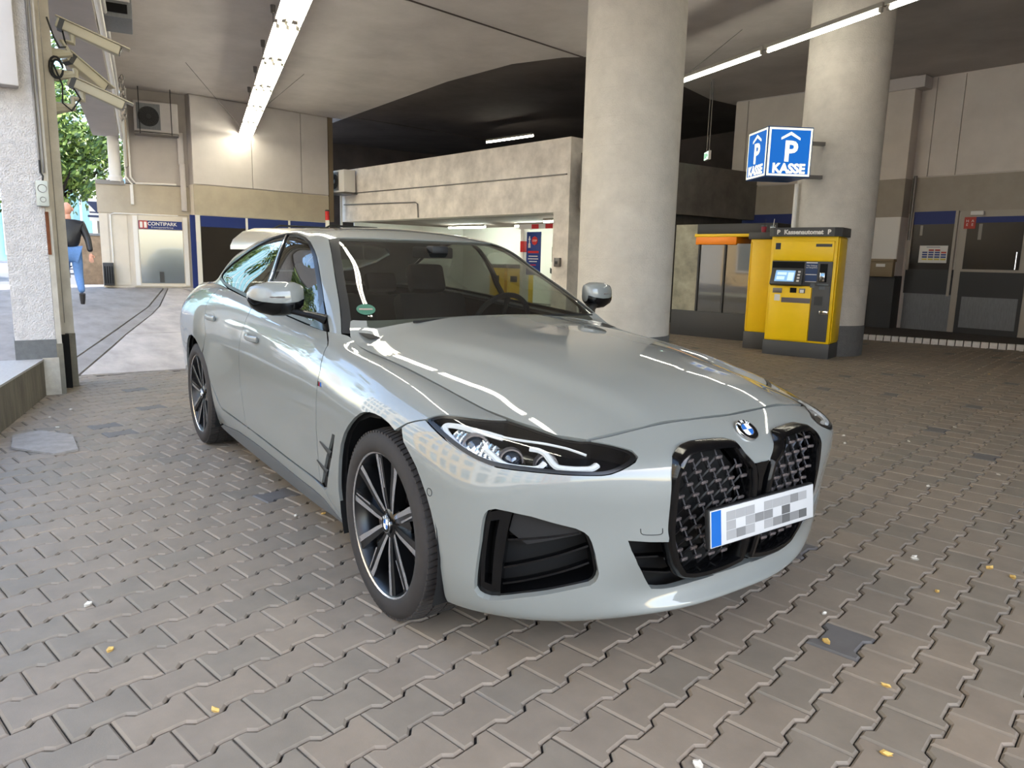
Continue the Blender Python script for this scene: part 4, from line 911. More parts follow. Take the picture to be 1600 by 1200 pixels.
# ---- wall frames
class Wall:
    def __init__(s,p0,ang,sgn):
        a=math.radians(ang); d=Vector((math.cos(a),math.sin(a),0)); n=Vector((-d.y,d.x,0))*sgn
        s.T=Matrix((d,n,Vector((0,0,1)))).transposed().to_4x4(); s.T.translation=Vector((p0[0],p0[1],0)); s.flip=(sgn<0)
    def p(s,u,z,d=0): return s.T@Vector((u,d,z))
    def box(s,mb,u0,u1,z0,z1,d0,d1,bev=0):
        k=len(mb.f); 
        mb.box(u0,u1,d0,d1,z0,z1,s.T,bev=bev)
        if s.flip: mb.f[k:]=[f[::-1] for f in mb.f[k:]]
        return mb
    def txt(s,name,body,size,m,u,z,d,parent,bold=0,rev=None,align='CENTER'):
        # readable from the room: text x axis runs to the viewer's right
        n=(s.T.to_3x3()@Vector((0,1,0))); up=Vector((0,0,1)); x=up.cross(n)
        Tm=Matrix((x,up,n)).transposed().to_4x4(); Tm.translation=s.p(u,z,d)
        return text(name,body,size,m,parent,Tm,bold=bold,align=align)
RW=Wall((-3.88,13.56),186,1); RWL=Wall((-7.66,12.64),190,1); BA=Wall((-17.56,.64),82,-1); BB=Wall((-17.1,2.05),99.5,-1); BM=Wall((-17.6,6.4),7.1,-1)
def wb(W,u0,u1,z0,z1,d0,d1,bev=0): return W.box(MB(),u0,u1,z0,z1,d0,d1,bev)
# right-hand wall
wr=struct(wb(RW,-9,2.3,0,5,-.3,0),'wall_right',M_panelr,smooth=False)
us=[-9,-6.5,-4,-1.5,.90,1.40,1.62]
for a,b in zip(us[:-1],us[1:]): wb(RW,a+.008,b-.008,3.1,4.97,0,.03).build('wall_panel',M_panelr,wr,smooth=False)
wb(RW,-9,1.7,2.38,3.08,0,.02).build('wall_band',M_bandr,wr,smooth=False)
pil=struct(wb(RW,1.68,2.22,0,5,0,.35),'wall_pilaster',M_panelr,smooth=False)
wb(RW,1.50,2.36,4.76,4.98,0,.40).build('pilaster_cap',M_panelw,pil,smooth=False)
wb(RW,1.675,2.225,2.30,3.05,0,.357).build('pilaster_band',M_bandr,pil,smooth=False)
wb(RW,1.69,2.21,1.46,2.30,.0,.359).build('white_plate',M_whitep,pil,smooth=False)
wb(RW,1.67,2.23,0,1.12,0,.37).build('pilaster_base',M_anth,pil,smooth=False)
# dark socle, shop window, door
wb(RW,.72,1.6,.78,1.27,0,.05).build('socle_panel',M_anth,wr,smooth=False)
wb(RW,.70,1.58,.02,.78,0,.04).build('grey_panel',M_greyp,wr,smooth=False)
win=struct(wb(RW,.78,1.56,1.27,2.40,0,.03),'window_1',M_dglass,smooth=False)
wb(RW,.78,1.56,2.16,2.41,.03,.034).build('window_top_panel',M_blued,win,smooth=False)
wb(RW,.74,.79,.75,2.41,0,.06).build('window_frame',M_alframe,win,smooth=False); wb(RW,1.55,1.60,1.25,2.41,0,.06).build('window_frame',M_alframe,win,smooth=False)
dr=struct(wb(RW,-.62,.70,.02,2.40,0,.05),'door_1',M_alframe,smooth=False)
wb(RW,-.50,.58,.78,1.24,.05,.075).build('door_panel',M_anth,dr,smooth=False); wb(RW,-.50,.58,.04,.78,.05,.07).build('door_panel',M_anth,dr,smooth=False)
wb(RW,-.44,.50,.16,.76,.07,.078).build('kick_plate',M_greyp,dr,smooth=False)
wb(RW,-.38,.56,1.29,2.27,.05,.06).build('door_glass',M_dglass,dr,smooth=False)
wb(RW,-.38,.60,2.17,2.28,.06,.065).build('door_top_panel',M_blued,dr,smooth=False)
wb(RW,.30,.52,2.31,2.39,.05,.11,.01).build('door_closer',M_whitep,dr)
MB().tube([RW.p(-.33,1.30,.12),RW.p(-.33,1.62,.12)],.012,8).tube([RW.p(-.33,1.32,.06),RW.p(-.33,1.32,.12)],.01,6).tube([RW.p(-.33,1.6,.06),RW.p(-.33,1.6,.12)],.01,6).build('door_handle',M_chrome,dr)
sgn=wb(RW,.42,.62,2.06,2.28,.062,.07).build('red_sign',mat('sign_red',(165,45,30),rough=.5),dr,smooth=False)
RW.txt('sign_text','H\nE',.07,M_whitep,.565,2.17,.072,dr); RW.txt('sign_text','A\nE',.07,M_whitep,.475,2.17,.072,dr)
wb(RW,.30,.36,1.85,2.15,.062,.064).build('notice_strip',M_metal,dr,smooth=False)
wb(RW,-9,-.66,0,1.25,0,.04).build('socle_panel',M_anth,wr,smooth=False); wb(RW,-9,-.66,1.27,2.38,0,.03).build('shop_glass',M_dglass,wr,smooth=False)
wb(RW,2.22,2.75,1.2,2.15,0,.03).build('shop_glass',M_dglass,wr,smooth=False); wb(RW,2.22,2.75,2.15,2.42,0,.04).build('blue_panel',M_blued,wr,smooth=False); wb(RW,2.22,2.75,0,1.2,0,.04).build('socle_panel',M_anth,wr,smooth=False)
wb(RW,2.30,4.2,0,5,-.3,-.02).build('wall_return',M_panelw,wr,smooth=False)
MB().tube([RW.p(1.60,3.12,.06),RW.p(1.60,1.85,.06)],.028,8).build('down_pipe',M_metal,wr)
# platform with kerb of white stones
kp=[np.array([-9.0,10.0]),np.array([-4.78,10.68]),np.array([-2.54,11.61]),np.array([1.5,12.9])]
pf=MB(); pf.prism([tuple(x) for x in kp]+[(1.5,15),(-9,15)],-.05,.05); plat=struct(pf,'platform',mpos(mat('platform_asphalt',(72,66,62),rough=.9,noise=.3,nscale=5)),smooth=False)
kb=None; Mk=mpos(mat('white_kerb_stone',(205,202,196),rough=.8,noise=.15,nscale=20))
for a,b in zip(kp[:-1],kp[1:]):
    L=np.linalg.norm(b-a); n=int(L/.118); ang=math.atan2(b[1]-a[1],b[0]-a[0])
    for k in range(n):
        c=a+(b-a)*(k+.5)/n
        if c[0]<-5.4: continue
        if kb is None: o=MB().box(-.053,.053,-.02,.09,-.05,.09,bev=.006).build('kerb_stone',Mk,plat); kb=o.data
        else: o=link('kerb_stone',kb,None,plat)
        o.location=(c[0],c[1],0); o.rotation_euler=(0,0,ang)
# back wall on the right, behind the round column
wl=struct(wb(RWL,-.2,1.62,0,5,-.3,0),'wall_back',M_panelw,smooth=False)
for a,b in ((-.2,1.30),(1.31,1.62)): wb(RWL,a+.006,b-.006,3.08,4.97,0,.03).build('wall_panel',M_panelr,wl,smooth=False)
wb(RWL,-.2,1.62,2.42,3.06,0,.02).build('wall_band',M_bandr,wl,smooth=False)
wb(RWL,-.2,1.62,2.12,2.42,0,.03).build('blue_panel',M_blued,wl,smooth=False)
wb(RWL,-.2,1.62,0,2.12,-.02,.02).build('dark_glass',M_dglass,wl,smooth=False)
# left building front with door
w1=struct(wb(BA,-.60,1.40,.0,2.83,-.3,0),'wall_far_left',M_cream,smooth=False)
wb(BA,-.62,1.42,2.15,2.84,0,.03).build('wall_band',M_beige,w1,smooth=False)
wb(BA,-.62,-.02,2.80,2.90,-.3,.06).build('roof_ledge',M_metal,w1,smooth=False)
up=struct(wb(BA,.0,1.42,2.86,5,-.3,.02),'wall_far_left_upper',M_panelg,smooth=False)
for a,b in ((-.6,-.42),(-.40,-.02)): wb(BA,a,b,.45,2.13,0,.02).build('cladding_panel',M_cream,w1,smooth=False)
d2=struct(wb(BA,.06,1.30,.42,2.13,0,.05),'door_2',M_cream,smooth=False)
wb(BA,.22,1.18,.50,1.78,.05,.06).build('door_glass',M_gglass,d2,smooth=False)
wb(BA,.22,1.18,1.80,2.0,.05,.062).build('door_sign',M_blued,d2,smooth=False)
wb(BA,.23,.42,1.81,1.995,.062,.068).build('door_sticker',MATS['sign_red'],d2,smooth=False)
wb(BA,.25,.31,1.83,1.97,.068,.07).build('sticker_figure',M_whitep,d2,smooth=False); wb(BA,.34,.40,1.83,1.97,.068,.07).build('sticker_figure',M_whitep,d2,smooth=False)
BA.txt('sign_text','CONTIPARK',.115,M_whitep,.74,1.925,.064,d2,bold=.002); BA.txt('sign_text','B immopartnerGroup',.055,M_whitep,.74,1.845,.064,d2)
wb(BA,.62,.72,.52,.78,.06,.075).build('door_letterbox',M_anth,d2,smooth=False)
wb(BA,.10,.20,.45,2.1,.05,.07).build('door_frame',M_whitep,d2,smooth=False); wb(BA,1.20,1.30,.45,2.1,.05,.07).build('door_frame',M_whitep,d2,smooth=False)
w2=struct(wb(BB,0,3.70,0,2.9,-.3,0),'wall_far',M_cream,smooth=False)
for a,b in ((0,1.5),(1.51,2.88),(2.89,3.7)): 
    pass
up2=struct(wb(BB,0,3.70,2.9,5,-.3,.0),'wall_far_upper',M_panelg,smooth=False)
for a,b in ((0,1.5),(1.51,2.88),(2.89,3.7)): wb(BB,a+.006,b-.006,2.92,4.97,0,.03).build('wall_panel',M_panelw,up2,smooth=False)
wb(BB,0,3.70,2.18,2.89,0,.02).build('wall_band',M_beige,w2,smooth=False)
wb(BB,-.12,.0,.35,2.17,0,.03).build('blue_post',M_blued,w2,smooth=False); wb(BB,.0,.11,.35,2.17,.0,.05).build('white_post',M_whitep,w2,smooth=False)
for a,b in ((.13,1.27),(1.33,2.45),(2.51,3.6)):
    wb(BB,a,b,.4,2.16,0,.03).build('shop_glass',M_dglass,w2,smooth=False); wb(BB,a,b,1.90,2.165,.03,.036).build('blue_panel',M_blued,w2,smooth=False)
wb(BB,1.27,1.33,.4,2.17,0,.04).build('white_post',M_whitep,w2,smooth=False); wb(BB,2.45,2.51,.4,2.17,0,.04).build('white_post',M_whitep,w2,smooth=False)
# dark post at the end of the panelled wall
wb(BB,3.72,3.86,2.2,5,-.3,.02).build('end_post',mat('end_post_beige',(112,98,78),rough=.8),w2,smooth=False)
# parapet beam of the ramp with pier
bmo=struct(wb(BM,-.7,8.42,2.24,3.68,-.42,0),'ramp_beam',M_beam,smooth=False)
wb(BM,7.98,8.42,0,2.26,-.46,-.01).build('beam_pier',M_beam,bmo,smooth=False)
MB().tube([BM.p(.1,3.02,.02),BM.p(4,2.99,.02),BM.p(8.35,2.97,.02)],.014,6).tube([BM.p(-.5,2.72,.03),BM.p(3.1,2.64,.03),BM.p(3.2,2.60,.03),BM.p(3.22,2.26,.03)],.016,6).build('conduit_pipe',M_metal,bmo)
# deck and lit hall under the beam
struct(wb(BM,-.7,8.42,2.26,2.45,-9,-.42),'deck_slab',mpos(mat('deck_soffit',(120,104,96),rough=.9,noise=.3,nscale=2)),smooth=False)
hall=struct(wb(BM,-.7,8.9,0,2.26,-4.6,-4.5),'wall_hall',M_whitep,smooth=False)
struct(wb(BM,-.75,-.7,0,2.26,-9,-.42),'wall_hall_side',M_whitep,smooth=False)
struct(MB().add([tuple(BM.p(u,-.01,d)) for u,d in ((-.7,-.3),(10.5,-.3),(10.5,-9),(-.7,-9))],[(0,1,2,3)]),'floor_hall',M_slab2,smooth=False)
# the ramp's dark continuation behind the round column
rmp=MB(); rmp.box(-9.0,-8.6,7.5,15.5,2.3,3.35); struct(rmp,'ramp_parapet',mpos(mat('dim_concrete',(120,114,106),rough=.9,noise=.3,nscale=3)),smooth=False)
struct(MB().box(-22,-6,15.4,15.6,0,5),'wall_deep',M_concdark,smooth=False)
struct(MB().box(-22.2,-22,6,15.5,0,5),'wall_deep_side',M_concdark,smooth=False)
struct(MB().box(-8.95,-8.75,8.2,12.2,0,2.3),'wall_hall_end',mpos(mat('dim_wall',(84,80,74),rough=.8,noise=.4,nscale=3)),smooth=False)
struct(MB().box(6.2,6.5,3,16,0,5),'wall_near_right',M_panelg,smooth=False)
struct(MB().box(1,6.5,15,15.3,0,5),'wall_right_far',M_panelg,smooth=False)
# ---- left pillar and low wall
pr2=MB(); pr2.m(0).box(-5.50,-5.215,-1.885,-1.59,.30,4.2); pl_=struct(pr2,'pillar',M_pillar,smooth=False)
MB().box(-5.505,-5.208,-1.89,-1.585,.30,.49).build('pillar_plinth',M_plinth,pl_,smooth=False)
MB().box(-5.50,-5.20,-1.70,-1.578,0,.33).build('pillar_foot',mpos(mat('foot_plaster',(172,164,150),rough=.9,noise=.3,nscale=8)),pl_,smooth=False)
b=MB(); b.m(0).box(-5.52,-5.215,-1.588,-1.545,.45,4.2).box(-5.83,-5.60,-1.56,-1.42,.50,4.2).m(1).box(-5.525,-5.205,-1.59,-1.54,0,.45).box(-5.84,-5.59,-1.565,-1.415,0,.50); b.build('pillar_flank',[mpos(mat('flank_cream',(176,168,154),rough=.85,noise=.2,nscale=6)),mpos(mat('flank_plinth',(112,106,92),rough=.85,noise=.3,nscale=8))],pl_,smooth=False)
MB().box(-5.60,-5.52,-1.60,-1.50,.5,4.2).build('joint_recess',MATS['flank_cream'],pl_,smooth=False); MB().box(-5.60,-5.52,-1.60,-1.47,0,.5).build('joint_gap',M_void,pl_,smooth=False)
MB().box(-5.212,-5.204,-1.592,-1.566,1.22,1.58).build('rusty_patch',mpos(mat('rust_brown',(104,58,30),rough=.9,noise=.4,nscale=20)),pl_,smooth=False); MB().box(-5.605,-5.594,-1.545,-1.505,1.22,1.58).build('rusty_patch',mpos(mat('rust_brown',(104,58,30),rough=.9,noise=.4,nscale=20)),pl_,smooth=False)
for yy,xx,rr in ((-1.60,-5.205,.010),(-1.572,-5.205,.008),(-1.50,-5.595,.012)): MB().tube([(xx,yy,1.9 if rr<.011 else .6),(xx,yy,4.2)],rr,6).build('cable_duct',M_metal,pl_)
lw=MB(); lw.m(0); a=[(-5.22,-1.69),(-3.88,-2.005),(-2.6,-2.31),(-1.0,-2.69),(1.5,-3.29)]; o_=[(x-.0,y-.30) for x,y in a]
lw.prism(a+o_[::-1],0,.31); lwo=struct(lw,'low_wall',M_wallc,smooth=False)
MB().prism([(x,y+.004) for x,y in a]+[(x,y-.01) for x,y in o_[::-1]],.306,.322).build('wall_coping',M_wallt,lwo,smooth=False)
# old iron frame set into the paving by the wall
fr=MB(); fr.prism([(-3.62,-1.96),(-3.25,-1.97),(-2.95,-1.75),(-3.0,-1.62),(-3.45,-1.62),(-3.7,-1.8)],.001,.014)
tag(fr.build('paving_cover',mpos(mat('worn_cover',(142,135,128),rough=.8,noise=.3,nscale=12)),smooth=False),'flat worn grey cover plate lying in the paving beside the low concrete wall','cover plate')
# round columns
def column(x,y,r,name,label_parts=True):
    b=MB(); n=64; zs=[.0,.42]; prof=[(r+.004,0),(r+.004,.42)]; 
    c=MB(); c.lathe([(r+.006,0),(r+.006,.44),(r,.441)],n,Matrix.Translation((x,y,0)))
    body=MB(); pf=[(r,.42)]; z=.42
    while z<CH-.02:
        z2=min(z+.30,CH); pf+=[(r,z2-.004),(r-.0022,z2-.002),(r,z2)]; z=z2
    body.lathe(pf,n,Matrix.Translation((x,y,0))); o=struct(body,name,M_column,ang=9)
    c.build('column_base',M_plinth,o,ang=60); return o
column(-4.05,4.08,.548,'round_column'); column(-3.98,8.17,.548,'round_column')
# small column on the far left ledge
tag(MB().lathe([(.16,2.88),(.16,2.98),(.13,3.02),(.125,3.9)],20,Matrix.Translation(tuple(BA.p(-.2,0,-.05)))).build('small_column',M_whitep),kind='structure')
# ---- street side: house across the street (outside the frame to the left, mirrored in the car) and buildings at the end
def facade(x0,x1,y,z1,wall,glass,frame,name,label,group=None,fl=3.2,bay=2.6,ww=1.5,wh=1.9,face=1):
    r=empty(name,((x0+x1)/2,y,0)); tag(r,label,'building',group)
    def loc(ob): ob.location=-r.location; return ob
    b=MB(); b.box(x0,x1,y-.5*face-.5,y-.5*face+.5 if face<0 else y,0,z1); 
    o=b.build('wall',wall,r,smooth=False); loc(o)
    gm=MB().box(-ww/2,ww/2,-.02,.03,0,wh).m(0); gm=gm.build('window_glass',glass,r,smooth=False); first=gm.data; bpy.data.objects.remove(gm)
    fm=MB().box(-ww/2-.08,ww/2+.08,-.02,.06,-.1,0).box(-ww/2-.08,ww/2+.08,-.02,.06,wh,wh+.08).box(-.03,.03,-.02,.05,0,wh).box(-ww/2-.08,-ww/2,-.02,.06,0,wh).box(ww/2,ww/2+.08,-.02,.06,0,wh).build('window_frame',frame,r,smooth=False); ff=fm.data; bpy.data.objects.remove(fm)
    z=1.0
    while z+wh<z1:
        x=x0+bay*.6
        while x<x1-bay*.4:
            f=link('window_frame',ff,None,r); f.location=(x-r.location.x,y-r.location.y,z); g=link('window_glass',first,None,f); x+=bay
        z+=fl
    return r
M_yel=mat('facade_ochre',(226,190,130),rough=.8); M_wht=mat('facade_white',(222,220,215),rough=.8); M_wg=mat('sky_glass',(130,165,185),rough=.08,metal=.6); M_pk=mat('facade_rose',(190,150,140),rough=.8)
facade(-14,-1,-15,16,M_yel,M_wg,M_whitep,'town_house','ochre town house with white window frames across the street','houses across the street')
facade(-1,12,-15,19,M_wht,M_wg,M_whitep,'town_house','white town house with grey frames across the street','houses across the street')
facade(12,26,-15,14,M_pk,M_wg,M_whitep,'town_house','rose town house across the street','houses across the street')
facade(-34,-14,-17,13,M_wht,M_wg,M_whitep,'town_house','long white town house across the street beyond the tree','houses across the street')
# =====================  THINGS  =====================
M_tube=mat('lamp_tube',(255,255,245),emit=(255,250,232),es=14)
M_lampgrey=mat('lamp_housing',(150,145,135),rough=.5)
M_refl=mat('lamp_reflector',(235,230,210),rough=.35,emit=(255,246,220),es=.0)
ldir=Vector((-.978,.207,0)).normalized(); lper=Vector((-ldir.y,ldir.x,0))
def batten(x,y,z,n,label,grp,rods=True,L=1.86,sp=.1):
    r=empty('strip_light',(x,y,z),math.atan2(ldir.y,ldir.x)); tag(r,label,'light',grp)
    h=MB().box(-L/2-.03,L/2+.03,-.035,.035,.02,.075,bev=.006).build('lamp_housing',M_lampgrey,r)
    if n>2:
        rf=MB()
        for s in (-1,1): rf.add([(-L/2,s*.03,.05),(L/2,s*.03,.05),(L/2,s*.17,.03),(-L/2,s*.17,.03)],[(0,1,2,3) if s>0 else (3,2,1,0)])
        rf.build('lamp_reflector',M_refl,r)
    for k in range(n):
        yy=(k-(n-1)/2)*sp
        t=MB().tube([(-L/2+.03,yy,-.015),(L/2-.03,yy,-.015)],.019 if n>1 else .022,8).build('fluorescent_tube',M_tube,r)
        
        for e_ in (-L/2+.01,L/2-.01): MB().box(e_-.02,e_+.02,yy-.018,yy+.018,-.03,.03).build('lamp_holder',M_lampgrey,r)
    if rods:
        rod=MB().tube([(L/2,0,.07),(L/2,0,CH-z-.08)],.008,6); rod.lathe([(.012,CH-z-.12),(.035,CH-z-.11),(.04,CH-z),(.0001,CH-z)],10,Matrix.Translation((L/2,0,0))); rod.build('hanger_rod',M_metal,r)
    return r
ord_=['second','third','fourth','fifth','farthest']
for k in range(2,11):
    p=Vector((-6.9,1.27,0))+ldir*(2.0*(k-6.0)+ .9 -2.0+2.0)
    p=Vector((-7.7+1.0,1.37-.21,0))+ldir*(2.0*(k-5))
    if k<4: lb='%s strip light above the car, left row, above the frame'%('foremost','second foremost','third foremost','fourth foremost')[k]
    else: lb='%s strip light of the left hanging row, bare tubes'%{4:'overhead',5:'nearest visible',6:'second visible',7:'third visible',8:'fourth visible',9:'fifth visible',10:'farthest visible'}[k]
    batten(p.x,p.y,4.2,3 if k>4 else 2,lb,'strip lights in the left row',sp=.125 if k>4 else .062)  # visible ones get an added third tube, glowing in place of the side reflector
for k in range(5):
    p=Vector((-4.53,6.99,0))+ldir*(1.95*(k-3)+.98)
    lb={4:'single tube strip light whose far end meets the big round column',3:'single tube strip light hanging above the kasse cube sign',2:'single tube strip light leaving the picture at the top right'}.get(k,'%s single tube strip light of the right row, beyond the top right corner'%('outermost','next outermost')[k%2])
    batten(p.x,p.y,4.2,1,lb,'strip lights in the right row',rods=(k>2))
# stay wires of the lamp rows
def wire(name,pts,label,r=.006,m=None): return tag(MB().tube(pts,r,5).build(name,m or M_metal),label,'wire')
wire('stay_wire',[(-14.05,1.4,4.99),(-16.6,3.1,4.28)],'thin stay wire from the ceiling down to the left end of the lamp row')
wire('stay_wire',[(-13.38,3.57,4.99),(-14.9,2.95,4.3)],'thin stay wire from the ceiling to the right side of the lamp row')
wire('stay_wire',[(-5.84,8.11,4.99),(-6.35,7.45,4.3)],'thin slanting stay wire above the tube beside the big round column')
# lamps deep in the hall
M_tube2=mat('hall_tube',(255,255,245),emit=(240,255,238),es=70)
def small_lamp(p,L,label,ang=0,mt=None):
    r=empty('ceiling_lamp',p,ang); tag(r,label,'light'); MB().box(-L/2,L/2,-.04,.04,0,.05,bev=.006).build('lamp_housing',M_lampgrey,r); MB().tube([(-L/2,0,-.015),(L/2,0,-.015)],.03,8).build('fluorescent_tube',mt or M_tube,r)
small_lamp(tuple(BM.p(3.2,4.55,-3.0)),1.8,'lit tube lamp glowing behind the top of the white concrete beam',math.radians(10))
small_lamp(tuple(BM.p(6.35,2.20,-1.6)),.5,'small lit lamp under the deck beside the concrete pier',math.radians(10))
for k,u in enumerate((1.5,4.5,7.2)): small_lamp(tuple(BM.p(u,2.20,-2.9)),1.6,('left','middle','right')[k]+' tube lamp on the underside of the parking deck',math.radians(10),M_tube2)
# exit sign
ex=empty('exit_sign',(-8.3,10.35,3.5),math.radians(-35)); tag(ex,'small lit green and white exit sign high in the dark area behind the big column','sign')
MB().box(-.17,.17,-.03,.03,-.09,.09,bev=.01).build('sign_housing',M_whitep,ex); MB().box(-.155,.155,-.034,-.03,-.075,.075).build('sign_face',mat('exit_face',(225,255,235),emit=(215,255,230),es=.7),ex,smooth=False)
MB().tube([(-.1,0,.09),(-.1,0,1.5)],.01,6).build('hanger_rod',M_metal,ex); MB().tube([(.1,0,.09),(.1,0,1.5)],.01,6).build('hanger_rod',M_metal,ex)
MB().box(-.12,-.07,-.037,-.034,-.05,.05).box(-.03,.02,-.037,-.034,-.05,.05).box(.06,.12,-.037,-.034,-.03,.03).build('sign_figure',mat('exit_green',(20,120,70),emit=(20,130,70),es=.4),ex,smooth=False)
# ---- KASSE cube
cx=empty('cube_sign',(-3.95,6.43,2.43),math.atan2(.864,.49)); tag(cx,'lit blue and white cube sign reading KASSE above the payment machine','sign')
# local x runs along the front face to the right, local +y is away to the left
S_=.62; Hs=.64
M_sblue=mat('sign_blue',(10,105,190),emit=(6,95,190),es=.30); M_swhite=mat('sign_white',(255,250,225),emit=(255,246,205),es=.42); M_sframe=mat('sign_frame_blue',(25,80,150),rough=.4)
MB().box(0,S_,0,S_,0,Hs,bev=.006).build('sign_box',M_sframe,cx)
def face(T,nm):
    o=MB().box(.015,S_-.015,-.004,0,.015,Hs-.015,T).build(nm,M_swhite,cx,smooth=False); MB().box(.04,S_-.04,-.007,-.004,.17,Hs-.04,T).box(.04,S_-.04,-.0072,-.004,.04,.17,T).build('sign_field',M_sblue,cx,smooth=False)
    Tt=T@Matrix.Translation((S_/2,-.008,.105))@Matrix.Rotation(math.pi/2,4,'X'); text('sign_text','KASSE',.165,M_swhite,cx,Tt,bold=.007,extrude=.002,sx=1.0)
    Tt=T@Matrix.Translation((S_/2+.01,-.008,.315))@Matrix.Rotation(math.pi/2,4,'X'); text('sign_letter','P',.36,M_swhite,cx,Tt,bold=.010,extrude=.002)
    MB().prism([(-.13,0),(0,.075),(.13,0),(.13,-.03),(0,.035),(-.13,-.03)],0,.002,T@Matrix.Translation((S_/2,-.008,.50))@Matrix.Rotation(math.pi/2,4,'X')).build('sign_arrow',M_swhite,cx,smooth=False)
face(Matrix.Identity(4),'sign_face'); face(Matrix.Translation((0,0,0))@Matrix.Rotation(math.radians(-90),4,'Z')@Matrix.Translation((-S_,0,0)),'sign_face')
MB().box(.60,1.06,.50,.56,.05,.10).box(.60,1.06,.50,.56,.5,.55).build('sign_bracket',M_metal,cx,smooth=False)
tag(MB().tube([(-4.30,7.66,2.45),(-4.30,7.66,1.78)],.03,8).build('cable_trunking',M_whitep),'pale cable trunking running down the right round column below the cube sign','trunking')
# ---- payment machine
MY=mat('machine_yellow',(240,196,10),rough=.38,noise=.06,nscale=4); MY2=mat('machine_yellow_flank',(226,184,14),rough=.4); MD=mat('machine_grey',(66,66,66),rough=.5)
pm=empty('payment_machine',(-4.267,7.111,0),math.atan2(7.379-7.111,-3.387+4.267)); tag(pm,'yellow and dark grey parking payment machine with screen in front of the right round column','payment machine')
W_,D_,H_=.92,.46,1.80
MB().box(.0,W_,.0,D_,0,.21,bev=.008).build('plinth',MD,pm)
MB().box(.012,W_-.012,.012,D_,.21,1.70,bev=.01).build('cabinet',MY,pm)
hd=MB(); hd.prism([(-.03,0.02),(.05,-.06),(W_-.05,-.06),(W_+.03,.02),(W_+.03,D_),(-.03,D_)],1.68,1.80); hd.build('header',MD,pm,smooth=False)
def ptx(s,size,x,z,d=-.0625,m=M_whitep,bold=0): 
    return text('machine_text',s,size,m,pm,Matrix.Translation((x,d,z))@Matrix.Rotation(math.pi/2,4,'X'),bold=bold)
ptx('Kassenautomat',.085,.46,1.735,bold=.0035); ptx('P',.085,.12,1.735,bold=.0035); ptx('P',.085,.80,1.735,bold=.0035)
dp=MB(); dp.m(0).box(.05,.87,-.012,.02,1.0,1.34,bev=.006).box(.63,.87,-.012,.02,.24,1.02,bev=.006); dp.build('front_panel_dark',MD,pm)
MB().box(.05,.62,-.012,.02,.23,.995,bev=.008).build('front_door_yellow',MY,pm); MB().box(.05,.87,-.010,.02,1.345,1.62,bev=.008).build('top_door_yellow',MY,pm)
MB().box(.06,.50,-.014,.0,1.12,1.33).build('screen_hood',M_void,pm,smooth=False)
Ts=Matrix.Translation((.28,-.03,1.11))@Matrix.Rotation(math.radians(-22),4,'X')
scr=MB().box(-.22,.22,-.04,.03,-.115,.13,Ts,bev=.01).build('screen_unit',MD,pm)
MB().box(-.155,.115,-.044,-.04,-.075,.09,Ts).build('screen',mat('screen_blue',(130,175,215),emit=(130,180,225),es=.25),scr,smooth=False)
MB().box(-.13,.0,-.046,-.044,.02,.06,Ts).box(.02,.10,-.046,-.044,-.06,.06,Ts).box(-.13,-.02,-.046,-.044,-.05,-.0,Ts).build('screen_fields',mat('screen_pale',(200,225,240),emit=(190,220,240),es=.3),scr,smooth=False)
for k in range(4): MB().box(.15,.185,-.047,-.04,-.075+k*.045,-.05+k*.045,Ts,bev=.002).build('button',M_whitep,scr)
MB().box(.52,.68,-.016,-.012,1.06,1.33).build('notice_panel',mat('notice_blue',(40,62,100),rough=.4),pm,smooth=False)
ptx('Hier Zahlung\nnur bargeldlos',.026,.60,1.27,-.0175); MB().box(.525,.675,-.018,-.016,1.155,1.165).box(.525,.675,-.018,-.016,1.315,1.33).box(.525,.675,-.018,-.016,1.06,1.066).build('notice_lines',M_whitep,pm,smooth=False)
MB().box(.71,.81,-.014,-.010,1.06,1.31).build('card_slot_recess',M_void,pm,smooth=False)
MB().box(.725,.79,-.05,-.014,1.07,1.19,bev=.006).build('card_reader',M_chrome,pm); MB().box(.735,.785,-.053,-.05,1.14,1.18).build('reader_display',MATS['screen_blue'],pm,smooth=False)
MB().box(.69,.84,-.0135,-.012,1.015,1.04).box(.72,.80,-.0135,-.012,.96,1.005).box(.60,.66,-.0135,-.012,.98,1.04).build('card_symbols',M_gglass,pm,smooth=False)
MB().box(.09,.22,-.02,-.010,.89,.96,bev=.004).build('coin_slot',M_metal,pm); MB().box(.12,.20,-.0135,-.012,.78,.87).build('instruction_sticker',M_whitep,pm,smooth=False)
MB().box(.33,.42,-.014,-.011,.90,.97).build('ticket_slot',M_void,pm,smooth=False); MB().box(.46,.54,-.03,-.011,.90,.965,bev=.006).build('note_reader',M_metal,pm); MB().box(.475,.525,-.033,-.03,.905,.945).build('reader_window',M_whitep,pm,smooth=False)
MB().box(.22,.62,-.014,-.011,.76,.83).build('return_tray',M_satin,pm,smooth=False)
MB().box(.76,.87,-.05,-.012,.62,.67,bev=.006).build('lock_handle',M_chrome,pm); MB().box(.67,.78,-.0135,-.012,.74,.86).build('speaker_grille',M_anth,pm,smooth=False)
MB().box(.08,.15,-.0125,-.010,1.50,1.59).build('round_sticker',mat('sticker_navy',(30,40,60),rough=.5),pm,smooth=False); MB().box(.63,.84,-.0125,-.010,1.54,1.58).build('type_plate',MD,pm,smooth=False)
MB().box(.92-.012,.925,.05,.43,.24,1.66,bev=.004).build('side_panel',MY2,pm)
